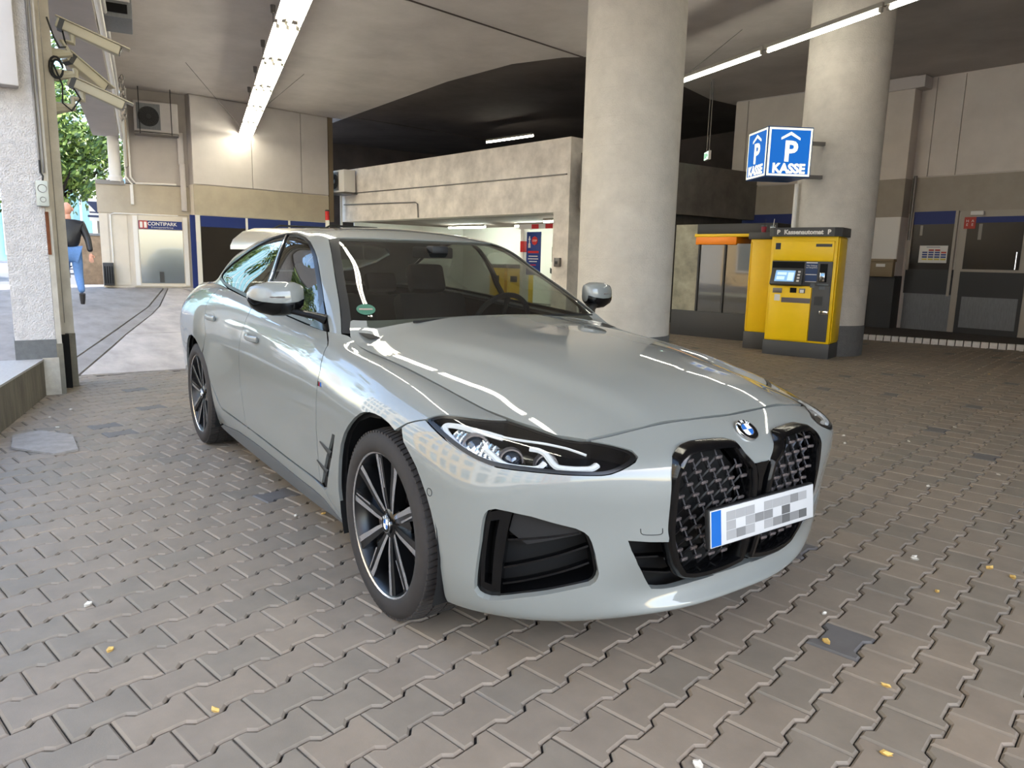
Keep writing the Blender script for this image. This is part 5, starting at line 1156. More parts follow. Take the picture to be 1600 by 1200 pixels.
# second yellow cabinet to its left
yc=empty('yellow_cabinet',(-4.86,7.43,0),math.atan2(.268,.88)); tag(yc,'plain yellow cabinet with dark plinth standing left of the payment machine','cabinet')
MB().box(0,.40,0,.24,.0,.26,bev=.008).build('plinth',MD,yc); MB().box(.01,.39,.01,.24,.26,1.66,bev=.01).build('cabinet_body',MY,yc); MB().box(-.02,.41,-.03,.24,1.66,1.76,bev=.008).build('header',MD,yc); MB().box(.012,.03,.003,.012,.3,1.62).build('door_edge',MY2,yc,smooth=False)
for k,(dx,cm) in enumerate(((.16,(170,30,50)),(.29,(225,225,225)))):
    c=empty('plastic_cup',tuple(yc.matrix_basis@Vector((0,0,0))+Matrix.Rotation(math.atan2(.268,.88),3,'Z')@Vector((dx,.10,1.76)))); tag(c,('clear plastic cup with red drink and straw' if k==0 else 'clear plastic cup with pale drink and straw')+' on top of the plain yellow cabinet','cup')
    MB().lathe([(.0001,0),(.034,0),(.045,.11),(.047,.112),(.044,.11),(.033,.004),(.0001,.004)],16).build('cup_body',M_clear,c); MB().lathe([(.0001,.005),(.032,.005),(.041,.085),(.0001,.085)],16).build('drink',mat('drink_%s'%('red' if k==0 else 'pale'),cm,rough=.3),c); MB().tube([(0,0,.02),(.02,.0,.2)],.004,6).build('straw',M_cable if k==0 else M_whitep,c)
# dark glazed display with orange band, between column and cabinet
dg=empty('glass_booth',(-6.9,8.0,0),math.radians(10)); tag(dg,'dark glazed booth with orange band between big column and yellow cabinet','booth')
MB().box(0,1.9,.0,.6,0,.45,bev=.01).build('booth_base',M_anth,dg); MB().box(0,.5,.02,.6,.45,1.95).build('booth_panel',mpos(mat('booth_pale',(150,146,126),rough=.5,noise=.5,nscale=4)),dg,smooth=False); MB().box(.5,1.9,.02,.6,.45,1.62).build('booth_glass',mat('booth_dark',(62,62,58),rough=.15,coat=1),dg,smooth=False)
MB().box(.45,1.9,-.02,.6,1.78,1.95,bev=.01).build('booth_header',M_anth,dg); MB().box(.42,1.2,-.01,.55,1.60,1.76,bev=.02).build('orange_band',mat('band_orange',(250,140,10),rough=.4),dg); MB().box(.40,1.85,-.02,.56,1.73,1.79,bev=.015).build('yellow_band',MY,dg)
for u in (.5,1.0,1.5,1.88): MB().box(u-.015,u+.015,-.005,.02,.45,1.62).build('booth_frame',M_anth,dg,smooth=False)
# ---- right wall things
pb_=wb(RW,1.68,2.16,1.10,1.43,.375,.50,.01); mb=pb_.build('letter_box',mat('box_beige',(132,116,88),rough=.5)); tag(mb,'beige metal letter box with label on the dark pilaster','letter box')
wb(RW,1.66,2.18,1.40,1.46,.37,.53,.01).build('box_lid',MATS['box_beige'],mb); wb(RW,1.83,2.01,1.30,1.36,.50,.505).build('box_label',M_whitep,mb,smooth=False)
po=wb(RW,.86,1.38,1.40,1.74,.035,.04).build('wall_poster',M_whitep,smooth=False); tag(po,'white price notice with rows of blue and red fields behind the dark shop window','notice')
MR=MATS['sign_red']; MBl=mat('print_blue',(40,60,120),rough=.5); My=mat('print_yellow',(200,180,70),rough=.5)
for r_ in range(5):
    for c_ in range(4):
        u=1.32-c_*.115; 
        if r_==0 and c_ in (0,3): continue
        wb(RW,u-.095,u,1.635-r_*.045,1.665-r_*.045,.0405,.041).build('print_field',MR if r_==0 or (r_==1 and c_==3) else (My if r_==4 else MBl),po,smooth=False)
wb(RW,1.0,1.25,1.705,1.715,.0405,.041).build('print_title',MBl,po,smooth=False)
wb(RW,1.36,1.41,1.94,2.14,.035,.038).build('window_sticker',M_metal,win,smooth=False)
wbn=wb(RW,2.26,2.46,.06,.78,.30,.60,.015).build('waste_bin',mpos(mat('bin_metal',(140,138,132),rough=.4,metal=.3,noise=.2,nscale=6))); tag(wbn,'tall grey metal waste bin behind the right round column','bin')
wb(RW,2.25,2.47,.78,.86,.29,.61,.02).build('bin_lid',MATS['bin_metal'],wbn); wb(RW,2.29,2.43,.60,.72,.60,.605).build('bin_flap',M_anth,wbn,smooth=False)
# ---- air conditioners
def fan_unit(W,u0,u1,z0,z1,d,label,fan_u,fan_w,rods=(),side=False):
    r=empty('air_conditioner',tuple(W.p((u0+u1)/2,z0,d/2))); tag(r,label,'air conditioner'); inv=Matrix.Translation(-r.location)
    def B(mb,n,m,**k): o=mb.build(n,m,r,**k); o.data.transform(inv); return o
    B(wb(W,u0,u1,z0,z1,.06,d,.015),'unit_casing',M_panelw if not side else M_whitep)
    B(wb(W,fan_u-fan_w/2,fan_u+fan_w/2,z0+.05,z1-.05,d,d+.008),'fan_recess',M_metal if side else M_greyp,smooth=False)
    g=MB(); c=W.p(fan_u,(z0+z1)/2,d+.015); R_=fan_w*.44
    dx=W.T.to_3x3()@Vector((1,0,0)); 
    for q in range(1,7): g.tube([c+dx*(R_*q/6*math.cos(a))+Vector((0,0,R_*q/6*math.sin(a))) for a in np.linspace(0,2*math.pi,24,endpoint=False)],.004,4,closed=True)
    for a in np.linspace(0,math.pi,8,endpoint=False): g.tube([c+dx*(R_*math.cos(a))+Vector((0,0,R_*math.sin(a))),c-dx*(R_*math.cos(a))-Vector((0,0,R_*math.sin(a)))],.003,4)
    B(g,'fan_grille',M_cable)
    fd_=MB(); n4=(W.T.to_3x3()@Vector((0,1,0))); Tm=n4.to_track_quat('Z','Y').to_matrix().to_4x4(); Tm.translation=W.p(fan_u,(z0+z1)/2,d+.009); fd_.lathe([(.0001,.003),(R_,.003),(R_,0)],28,Tm); B(fd_,'fan_disc',M_anth)
    hb=MB(); n3=(W.T.to_3x3()@Vector((0,1,0))); Tm=n3.to_track_quat('Z','Y').to_matrix().to_4x4(); Tm.translation=W.p(fan_u,(z0+z1)/2,d+.012); hb.lathe([(.0001,.012),(.05,.01),(.06,0)],16,Tm); B(hb,'fan_hub',M_metal if side else M_anth)
    for q in rods: B(MB().tube([W.p(q,5,d+.05),W.p(q,z0-.06,d+.05)],.010,6),'hanger_rod',M_cable)
    B(wb(W,u0,u1,z0-.05,z0-.02,.0,d+.05),'bracket',M_metal,smooth=False)
    return r
fan_unit(BA,.26,1.20,4.02,4.70,.40,'white outdoor air conditioner with round fan hung on rods at the far left wall',.57,.50,(.38,1.05))
ac2=fan_unit(BM,-.62,.22,3.02,3.62,.42,'small air conditioner with grey fan on the left end of the concrete beam',-.30,.46,side=True)
# ceiling heater box, top left
hx=empty('ceiling_fan_heater',(-8.3,-.56,3.98),math.radians(-8)); tag(hx,'grey box shaped air unit with louvres under the ceiling near the street beam','air unit')
MB().box(-.35,.35,-.19,.19,.0,.95,bev=.012).build('unit_casing',M_greyp,hx); MB().box(.35,.37,-.16,.14,.05,.15).build('unit_slot',M_void,hx,smooth=False); MB().box(.35,.375,-.17,.17,.18,.26,bev=.004).build('unit_panel',M_whitep,hx)
for j in range(3):
    for k in range(5): MB().box(.35,.362,-.16+j*.11,-.07+j*.11,.36+k*.035,.38+k*.035).build('louvre_slat',M_void,hx,smooth=False)
# cable trunking down the far left wall
tk=wb(BA,1.17,1.30,3.35,4.10,.02,.09,.01); wb(BA,1.20,1.32,2.28,3.4,.03,.11,.01); to=tk.build('cable_duct',M_panelw); tag(to,'white cable trunking running down from the far left air conditioner','trunking')
wb(BA,1.19,1.31,2.26,3.38,.03,.12,.01).build('duct_lower',M_panelw,to)
tag(MB().tube([BA.p(-.36,.98,.05),BA.p(-.36,2.1,.05),BA.p(-.28,2.14,.05),BA.p(1.1,2.14,.05)],.016,6).build('wall_pipe',M_whitep),'thin white pipe bent round the cladding of the far left wall','pipe')
tag(MB().tube([BA.p(.12,5,.06),BA.p(.12,3.0,.06),BA.p(.22,2.86,.06),BA.p(1.1,2.88,.06)],.025,6).tube([BA.p(.02,5,.06),BA.p(.02,3.0,.06),BA.p(.15,2.82,.06)],.02,6).build('wall_pipe',M_whitep),'pair of pipes coming down beside the small column on the far left ledge','pipe')
tag(wb(BA,.09,.16,2.36,2.82,.03,.07,.005).build('short_duct',M_whitep),'short white duct end below the ledge pipes on the far left wall','trunking')
bo=wb(BA,-.58,-.36,.45,.98,.03,.30,.01).build('bollard_box',M_anth); tag(bo,'small dark grey slatted box at the foot of the far left wall','box')
for k in range(4): wb(BA,-.55+k*.05,-.53+k*.05,.5,.9,.30,.315).build('box_slat',M_void,bo,smooth=False)
# red and white post by the beam
rp=empty('marker_post',tuple(BB.p(3.45,.30,.35))); tag(rp,'red and white banded post standing behind the car roof near the small air conditioner','post')
for k in range(9): MB().lathe([(.055,k*.24),(.055,k*.24+.24)],14).build('post_band',mat('post_red',(190,30,30),rough=.5) if k==0 and 'post_red' not in MATS else (MATS['post_red'] if k%2==0 else M_whitep),rp)
MB().lathe([(.0001,2.2),(.05,2.2),(.055,2.16)],14).build('post_cap',M_anth,rp)
wp=tag(MB().tube([BM.p(-.50,3.0,.12),BM.p(-.50,2.2,.12),BM.p(-.50,.4,.12)],.035,8).build('down_pipe',M_whitep),'white pipe running down below the small air conditioner','pipe')
# ---- hall: barrier, banner, number, ticket boxes
br=empty('parking_barrier',tuple(BM.p(6.09,0,-1.0)),math.radians(7)); tag(br,'white parking barrier arm with red stripes across the hall entrance','barrier')
MB().box(-.05,.05,-.1,.1,0,2.0,bev=.01).build('barrier_post',M_whitep,br); MB().box(-.09,1.6,-.13,-.10,1.97,2.08).build('barrier_arm',M_whitep,br,smooth=False)
for k in range(3): MB().box(.35+k*.45,.58+k*.45,-.135,-.13,1.975,2.075).build('red_stripe',MATS['post_red'],br,smooth=False)
MB().box(-.052,.052,-.101,.101,1.45,1.7).build('post_stripe',MATS['post_red'],br,smooth=False)
bn=empty('blue_banner',tuple(BM.p(6.40,.93,-.98)),math.radians(7)); tag(bn,'dark blue notice banner with red stop disc under the barrier arm','banner')
MB().box(-.22,.24,-.012,.012,0,.98,bev=.003).build('banner_board',mat('banner_blue',(20,50,120),rough=.5),bn); MB().lathe([(.0001,0),(.10,0),(.1,.01)],8,Matrix.Translation((.06,-.02,.78))@Matrix.Rotation(math.pi/2,4,'X')).build('stop_disc',MATS['post_red'],bn)
text('banner_text','STOP',.06,M_whitep,bn,Matrix.Translation((.06,-.025,.78))@Matrix.Rotation(math.pi/2,4,'X'))
MB().box(-.14,-.11,-.014,-.012,.70,.88).box(-.16,-.13,-.014,-.012,.62,.72).box(-.12,-.09,-.014,-.012,.62,.72).box(-.16,-.09,-.014,-.012,.80,.83).build('walker_figure',M_whitep,bn,smooth=False)
for k,(w_,z_) in enumerate(((.36,.50),(.30,.42),(.34,.36),(.26,.30),(.20,.22))): MB().box(0.01-w_/2,.01+w_/2,-.014,-.012,z_,z_+(.05 if k==0 else .02)).build('text_line',MATS['post_red'] if k in (0,4) else M_whitep,bn,smooth=False)
nb=BM.txt('wall_number','54',1.10,M_cable,3.98,1.22,-4.48,None,bold=.02); 
tag(nb,'large black number 54 painted on the white wall of the hall','number')
for k,u in enumerate((3.65,4.35)):
    t=wb(BM,u,u+.60,0,1.05,-2.4,-2.0,.02).build('ticket_box',MY); tag(t,('left' if k==0 else 'right')+' of the two yellow ticket boxes seen through the car windscreen','ticket box'); wb(BM,u-.02,u+.62,1.05,1.15,-2.42,-1.98,.01).build('box_lid',MD,t); wb(BM,u+.15,u+.4,.7,.85,-2.0,-1.99).build('box_slot',M_void,t,smooth=False)
sbx=wb(BM,8.1,8.25,1.15,1.33,-.01,.06,.01).build('switch_box',M_metal); tag(sbx,'small grey switch box on the concrete pier','switch box')
wb(BM,8.14,8.21,1.20,1.26,.06,.075,.005).build('switch_key',M_anth,sbx)
# ---- cctv cameras on the pillar
M_cam=mat('camera_beige',(168,160,138),rough=.45)
def cctv(p0,p1,arm0,label,m=M_cam):
    p0,p1=Vector(p0),Vector(p1); d=(p1-p0); L=d.length; r=empty('security_camera',tuple(arm0)); tag(r,label,'camera','security cameras on the pillar'); inv=Matrix.Translation(-r.location)
    T_=frame(p0,d,Vector((1,0,0)).cross(d) if False else Vector((0,0,1)).cross(d)); T_=inv@T_
    MB().box(0,L*.94,-.055,.055,-.05,.035,T_,bev=.012).build('camera_body',m,r); MB().box(-.02,L+.04,-.065,.065,.035,.047,T_,bev=.005).build('sun_shield',m,r); MB().box(L*.94,L*.955,-.042,.042,-.04,.025,T_).build('camera_glass',M_dglass,r,smooth=False)
    MB().box(.02,.06,-.058,.058,-.055,.036,T_).build('rear_cap',M_anth,r,smooth=False)
    mid=p0+d*.22; a=inv@mid; 
    MB().tube([Vector((0,0,0)),Vector((.02,.14,.02)),a+Vector((0,-.08,-.12)),a+Vector((0,0,-.12)),a+Vector((0,0,-.05))],[.055,.035,.028,.03,.03],8).build('camera_arm',m,r)
    return r
cctv((-5.75,-1.36,3.26),(-5.70,-.84,3.08),(-5.72,-1.42,2.98),'top security camera of three on the left pillar')
cctv((-5.80,-1.30,3.00),(-5.95,-.98,2.78),(-5.72,-1.42,2.80),'middle security camera of three on the left pillar, shorter')
cctv((-5.75,-1.30,2.78),(-5.70,-.84,2.60),(-5.72,-1.42,2.52),'lowest security camera of three on the left pillar')
tag(MB().tube([(-5.6,-1.44,3.25),(-5.6,-1.40,3.1),(-5.62,-1.36,3.02),(-5.7,-1.3,3.05),(-5.74,-1.32,3.2)],.008,6).tube([(-5.6,-1.43,2.9),(-5.6,-1.36,2.7),(-5.6,-1.37,2.55),(-5.65,-1.3,2.5),(-5.7,-1.22,2.62),(-5.74,-1.28,2.74)],.008,6).tube([(-5.58,-1.4+.05*math.cos(a),2.84+.09*math.sin(a)) for a in np.linspace(0,5.8,14)],.010,6).tube([(-5.58,-1.39+.04*math.cos(a),2.83+.075*math.sin(a)) for a in np.linspace(.5,6.2,14)],.010,6).build('camera_cable',M_cable),'looped black cables hanging beside the cameras on the left pillar','cable')
jb=MB().box(-5.205,-5.12,-1.645,-1.555,1.62,1.83,bev=.012).build('junction_box',mat('box_grey',(176,178,168),rough=.5)); tag(jb,'grey junction box with round button on the left pillar','junction box')
MB().lathe([(.028,0),(.034,.004),(.034,0)],20,Matrix.Translation((-5.12,-1.60,1.765))@Matrix.Rotation(math.pi/2,4,'Y')).lathe([(.018,0),(.022,.004),(.022,0)],16,Matrix.Translation((-5.12,-1.60,1.675))@Matrix.Rotation(math.pi/2,4,'Y')).build('box_button',M_metal,jb)
tag(MB().tube([(-5.16,-1.59,1.83),(-5.17,-1.585,1.87),(-5.19,-1.60,1.9),(-5.195,-1.60,2.0)],.008,6).build('box_cable',M_cable),'short black cable entering the top of the junction box','cable')
# chain with plate
for s,xx in ((0,-10.9),(1,-10.7)):
    ch=MB()
    for k in range(9):
        c=Vector((xx,-.20,3.86-.07*k)); ch.tube([c+Vector(((.022*math.cos(a)) if k%2 else 0,(0 if k%2 else .022*math.cos(a)),.045*math.sin(a))) for a in np.linspace(0,2*math.pi,10,endpoint=False)],.008,4,closed=True)
    cho=ch.build('hanging_chain',M_metal); tag(cho,('left' if s==0 else 'right')+' of two chains holding a narrow plate under the street beam','chain')
MB().box(-10.9,-10.65,-.215,-.19,2.55,3.25,bev=.004).build('chain_plate',mat('chain_plate_brown',(128,116,98),rough=.6),cho)
# light box at the top left corner of the pillar
lbx=MB().box(-5.19,-5.06,-1.95,-1.70,2.55,3.8,bev=.01).build('light_box',M_panelw); tag(lbx,'pale framed light box fixed to the front of the pillar at the top left corner','light box')
# ---- leaves and litter
Ml=mat('leaf_yellow',(206,170,96),rough=.7); Mp=mat('litter_white',(212,205,192),rough=.8); lr=random.Random(4)
spots=[(-1.093, -0.717, 'Y'), (-1.137, -0.841, 'W'), (1.41, -0.115, 'Y'), (0.989, 0.287, 'Y'), (0.869, 0.471, 'W'), (1.246, 0.199, 'Y'), (0.783, 1.307, 'W'), (1.024, 1.464, 'Y'), (1.119, 1.447, 'Y'), (1.01, 1.029, 'Y'), (-0.553, 3.013, 'W'), (-0.694, 3.234, 'W'), (-3.108, 8.083, 'W'), (0.8, 1.282, 'W'), (-2.141, 10.279, 'W'), (0.412, 3.117, 'W'), (1.163, -0.568, 'W'), (0.265, -1.536, 'Y'), (-0.247, -1.741, 'Y'), (-0.632, -1.769, 'W'), (-3.215, -1.854, 'Y'), (-3.224, -1.805, 'Y'), (-4.428, -1.567, 'W'), (-4.186, -1.717, 'W'), (-1.611, 8.005, 'Y'), (0.294, 2.463, 'W'), (-0.387, 4.342, 'W'), (-0.859, 5.923, 'W'), (-0.337, 3.502, 'W'), (-3.781, -1.69, 'W')]
lv={}
for i,(x,y,t) in enumerate(spots):
    if t not in lv:
        b=MB(); b.add([(-.016,0,.002),(-.006,.009,.007),(.008,.010,.004),(.02,.001,.008),(.007,-.009,.003),(-.008,-.008,.006),(0,0,.009)],[(0,5,6),(5,4,6),(4,3,6),(3,2,6),(2,1,6),(1,0,6)])
        b.add([(-.016,0,.0),(-.006,.009,.0),(.008,.010,.0),(.02,.001,.0),(.007,-.009,.0),(-.008,-.008,.0)],[(0,1,2,3,4,5)])
        o=b.build('leaf' if t=='Y' else 'paper_scrap',Ml if t=='Y' else Mp,smooth=False); lv[t]=o.data
    else: o=link('leaf' if t=='Y' else 'paper_scrap',lv[t],None)
    o.location=(x,y,.002); o.rotation_euler=(0,0,lr.uniform(0,6.3)); s=lr.uniform(.75,1.25); o.scale=(s,s,s)
    tag(o,'small dry yellow leaf lying on the brown paving' if t=='Y' else 'small pale scrap lying on the brown paving','leaf' if t=='Y' else 'litter','dry leaves on the paving' if t=='Y' else 'pale scraps on the paving')
# ---- people
M_skin=mat('skin',(205,150,125),rough=.6); M_leather=mat('black_leather',(32,32,35),rough=.4); M_denim=mat('blue_denim',(92,128,176),rough=.85,noise=.15,nscale=30); M_shoe=mat('dark_shoe',(45,42,40),rough=.6)
def skin_body(name,verts,edges,rad,m,parent,lv_=2):
    me=bpy.data.meshes.new(name); me.from_pydata(verts,edges,[]); o=bpy.data.objects.new(name,me); COL.objects.link(o)
    md=o.modifiers.new('s','SKIN'); sub=o.modifiers.new('u','SUBSURF'); sub.levels=lv_; sub.render_levels=lv_
    for i,r in enumerate(rad): me.skin_vertices[0].data[i].radius=(r if isinstance(r,tuple) else (r,r))
    me.skin_vertices[0].data[0].use_root=True
    bpy.context.view_layer.update(); m2=bpy.data.meshes.new_from_object(o.evaluated_get(bpy.context.evaluated_depsgraph_get())); bpy.data.objects.remove(o)
    m2.polygons.foreach_set('use_smooth',[True]*len(m2.polygons)); m2.materials.clear(); return link(name,m2,m,parent)
def head(parent,c,facing,m,s=1.0,hair=None):
    bm=bmesh.new(); bmesh.ops.create_uvsphere(bm,u_segments=24,v_segments=16,radius=.1*s)
    for v in bm.verts:
        v.co.x*=.95; v.co.y*=.80; v.co.z*=1.18
        if v.co.z<0: v.co.x*=1+v.co.z*1.2; v.co.y*=1+v.co.z*2.0; 
        if v.co.x>.05 and abs(v.co.z)<.05: v.co.x+=.006
    T_=Matrix.Translation(c)@Matrix.Rotation(facing,4,'Z'); b=MB(); b.bm(bm,T_)
    b.tube([T_@Vector((.09,0,.02)),T_@Vector((.115,0,-.02)),T_@Vector((.095,0,-.03))],[.008,.014,.01],6)
    for s2 in (-1,1): b.tube([T_@Vector((-.005,s2*.078,.03)),T_@Vector((-.015,s2*.092,.01)),T_@Vector((0,s2*.082,-.03))],[.012,.016,.01],6)
    h=b.build('head',m,parent,ang=80)
    e=MB()
    for s2 in (-1,1): e.tube([T_@Vector((.088,s2*.035-.008,.012)),T_@Vector((.09,s2*.035+.008,.012))],.007,6)
    e.build('eyes',M_cable,h); MB().tube([T_@Vector((.088,-.025,-.06)),T_@Vector((.094,0,-.06)),T_@Vector((.088,.025,-.06))],.005,5).build('mouth',mat('lips',(170,100,90),rough=.6) if 'lips' not in MATS else MATS['lips'],h)
    return h
def hand(parent,w,d,m,name='hand'):
    """relaxed hand hanging along d from the wrist w"""
    w=Vector(w); d=Vector(d).normalized(); s=d.cross(Vector((1,0,0))).normalized()*1; vs=[w,w+d*.045,w+d*.085]; ed=[(0,1),(1,2)]; rd=[(.024,.017),(.036,.018),(.036,.016)]
    for k,(o_,L) in enumerate(((-.027,.070),(-.009,.080),(.009,.076),(.026,.060))):
        i=len(vs); vs+=[w+d*.095+s*o_,w+d*(.095+L*.5)+s*o_*1.1,w+d*(.095+L)+s*o_*1.05+Vector((.012,0,0))]; ed+=[(2,i),(i,i+1),(i+1,i+2)]; rd+=[.010,.009,.0075]
    i=len(vs); vs+=[w+d*.04+s*-.04,w+d*.085+s*-.058]; ed+=[(1,i),(i,i+1)]; rd+=[.012,.009]
    return skin_body(name,[tuple(v) for v in vs],ed,rd,m,parent,1)
g0=.30
man=empty('person',(-13.0,-.90,g0)); tag(man,'bald man in black leather jacket and blue jeans walking away behind the left pillar','person')
# walking away (towards -x), right leg forward, left foot lifted behind
P=lambda x,y,z:(x,y,z)
skin_body('jeans',[(0,0,.93),(0,-.09,.90),(-.14,-.10,.50),(-.10,-.10,.10),(0,.09,.90),(.04,.10,.50),(.30,.11,.22)],[(0,1),(1,2),(2,3),(0,4),(4,5),(5,6)],[(.13,.16),(.10,.11),(.075,.075),(.06,.06),(.10,.11),(.075,.075),(.058,.058)],M_denim,man)
skin_body('jacket',[(0,0,.98),(.0,0,1.18),(-.02,0,1.40),(-.02,0,1.50),(-.02,-.20,1.42),(.08,-.27,1.16),(.02,-.28,.92),(-.02,.20,1.42),(.03,.28,1.16),(.14,.30,.93)],[(0,1),(1,2),(2,3),(2,4),(4,5),(5,6),(2,7),(7,8),(8,9)],[(.13,.17),(.125,.18),(.12,.19),(.07,.07),(.075,.075),(.06,.06),(.05,.05),(.075,.075),(.06,.06),(.05,.05)],M_leather,man)
skin_body('neck',[(-.02,0,1.46),(-.03,0,1.60)],[(0,1)],[.058,.055],M_skin,man); head(man,(-.045,0,1.67),math.pi,M_skin)
hand(man,(.02,-.28,.90),(0,0,-1),M_skin); hand(man,(.14,.30,.91),(.2,0,-1),M_skin)
for a,b_,z in (((-.10,-.10,.06),(-.30,-.10,.035),0),((.32,.11,.20),(.28,.11,.02),1)): MB().tube([Vector(a),(Vector(a)+Vector(b_))/2,Vector(b_)],[.055,.05,.038],8,flat=(1,.9)).build('shoe',M_shoe,man)
wm=empty('person',(-8.2,-3.22,.06)); tag(wm,'person in dark coat carrying a white bag at the left edge','person')
M_coat=mat('dark_coat',(34,32,34),rough=.8)
skin_body('trousers',[(0,0,.93),(0,-.09,.90),(-.10,-.10,.50),(-.16,-.10,.10),(0,.09,.90),(.08,.10,.50),(.14,.11,.10)],[(0,1),(1,2),(2,3),(0,4),(4,5),(5,6)],[(.13,.16),.10,.075,.06,.10,.075,.058],M_coat,wm)
skin_body('coat',[(0,0,.85),(.0,0,1.18),(-.0,0,1.40),(-.0,0,1.48),(-.0,-.20,1.40),(-.03,-.26,1.16),(-.06,-.27,.92),(-.0,.20,1.40),(.03,.28,1.16),(.04,.31,.93)],[(0,1),(1,2),(2,3),(2,4),(4,5),(5,6),(2,7),(7,8),(8,9)],[(.15,.18),(.125,.17),(.12,.18),.07,.07,.06,.05,.07,.06,.05],M_coat,wm)
skin_body('neck',[(0,0,1.46),(0,0,1.58)],[(0,1)],[.05,.05],M_skin,wm); hd_=head(wm,(-.0,0,1.65),math.pi,M_skin); MB().lathe([(.0001,.13),(.06,.115),(.10,.06),(.108,-.02),(.10,-.10),(.06,-.12)],18,Matrix.Translation((.015,0,1.65))).build('hair',mat('dark_hair',(50,36,28),rough=.7),wm)
hand(wm,(.04,.31,.90),(0,0,-1),M_skin); hand(wm,(-.06,-.27,.90),(0,0,-1),M_skin)
for y,x in ((-.10,-.16),(.11,.14)): MB().tube([(x,y,.05),(x-.1,y,.05),(x-.2,y,.03)],[.05,.05,.035],8).build('shoe',M_shoe,wm)
bg=empty('shopping_bag',(-8.12,-2.89,.46)); tag(bg,'white shopping bag held by the person at the left edge','bag')
bb=MB(); bb.add([(-.16,-.06,0),(.16,-.06,0),(.16,.06,0),(-.16,.06,0),(-.17,-.035,.36),(.17,-.035,.36),(.17,.035,.36),(-.17,.035,.36)],[(0,3,2,1),(0,1,5,4),(1,2,6,5),(2,3,7,6),(3,0,4,7)]); bb.build('bag_body',M_whitep,bg,smooth=False)
for y in (-.035,.035): MB().tube([(-.08,y,.35),(-.07,y*.5,.47),(0,0,.50),(.07,y*.5,.47),(.08,y,.35)],.007,6).build('bag_handle',M_whitep,bg)
# ---- tree
tree=empty('street_tree',(-25.5,-.35,.36)); tag(tree,'green leafy street tree standing beyond the left pillar','tree')
tr=random.Random(9); tb=MB(); tb.tube([(0,0,0),(.03,.02,1.2),(-.02,.0,2.3),(.05,.03,3.4),(0,0,5)],[.26,.21,.19,.15,.06],10)
for k in range(9): 
    a=k*.7+.2; z=2.1+k*.25; tb.tube([(0,0,z),(math.cos(a)*.8,math.sin(a)*.8,z+.6),(math.cos(a)*1.7,math.sin(a)*1.7,z+1.1)],[.08,.05,.02],6)
tb.build('trunk',mat('bark',(48,40,34),rough=.9,noise=.3,nscale=20),tree)
Mg=[mat('leaf_green_%s'%n,c,rough=.55) for n,c in (('light',(140,162,78)),('mid',(98,124,56)),('dark',(60,84,42)))]
lb_=MB(); cl=[(tr.gauss(0,1.15),tr.gauss(0,1.15),3.9+tr.gauss(0,1.25)) for _ in range(210)]; cl=[c for c in cl if 2.2<c[2]<7.2 and math.hypot(c[0],c[1])<2.7]
for c in cl:
    rr=tr.uniform(.35,.65)
    for k in range(85):
        v=Vector((tr.gauss(0,1),tr.gauss(0,1),tr.gauss(0,.7))).normalized()*rr*tr.uniform(.55,1); p=Vector(c)+v; n=(v.normalized()+Vector((tr.uniform(-.6,.6),tr.uniform(-.6,.6),tr.uniform(0,.9)))).normalized(); a=n.orthogonal().normalized(); b2=n.cross(a); s=tr.uniform(.07,.11)
        lb_.m(tr.randrange(3)).add([p-a*s,p-b2*s*.55,p+a*s*1.1,p+b2*s*.55],[(0,1,2,3)])
fo=lb_.build('foliage',Mg,tree,smooth=False); fo['kind']='stuff'
tree2=empty('street_tree',(-19.3,-5.7,.3)); tag(tree2,'leafy street tree by the kerb outside the frame, mirrored in the car\'s rear side window','tree')
for c_ in tree.children:
    o=c_.copy(); COL.objects.link(o); o.parent=tree2
tree2.scale=(1.2,1.2,1.35)
# street clutter seen between pillar and far wall
def sign_post(x,y,h,label,w_,hh):
    r=empty('street_sign',(x,y,.36)); tag(r,label,'street sign'); MB().tube([(0,0,0),(0,0,h)],.035,8).build('sign_pole',M_metal,r); MB().box(.03,.05,-w_/2,w_/2,h-hh,h,bev=.004).build('sign_board',M_whitep,r)
    if hh>.5: MB().prism([(-.28,.18),(.28,.18),(0,-.15)],0,.004,Matrix.Translation((.051,0,h-hh*.42))@Matrix.Rotation(math.pi/2,4,'Z')@Matrix.Rotation(math.pi/2,4,'X')).build('sign_triangle',mat('sign_navy',(40,50,80),rough=.5),r,smooth=False); MB().box(.050,.054,-.25,.25,h-hh+.10,h-hh+.16).box(.050,.054,-.2,.2,h-hh+.22,h-hh+.26).build('sign_lines',MATS['sign_navy'],r,smooth=False)
sign_post(-22.0,.45,2.35,'white street sign with dark triangle on a post in front of the tree trunk',.42,.62); sign_post(-20.5,.62,1.6,'low blue street sign post right of the tree',.16,.2)
sc=empty('street_cabinet',(-19.8,.05,.38)); tag(sc,'weathered grey brown street cabinet behind the walking man','street cabinet'); MB().box(-.2,.2,-.32,.32,0,1.25,bev=.015).build('cabinet_body',mpos(mat('cabinet_grime',(138,118,96),rough=.8,noise=.4,nscale=6)),sc); MB().box(-.22,.22,-.34,.34,1.25,1.32,bev=.01).build('cabinet_top',M_greyp,sc)
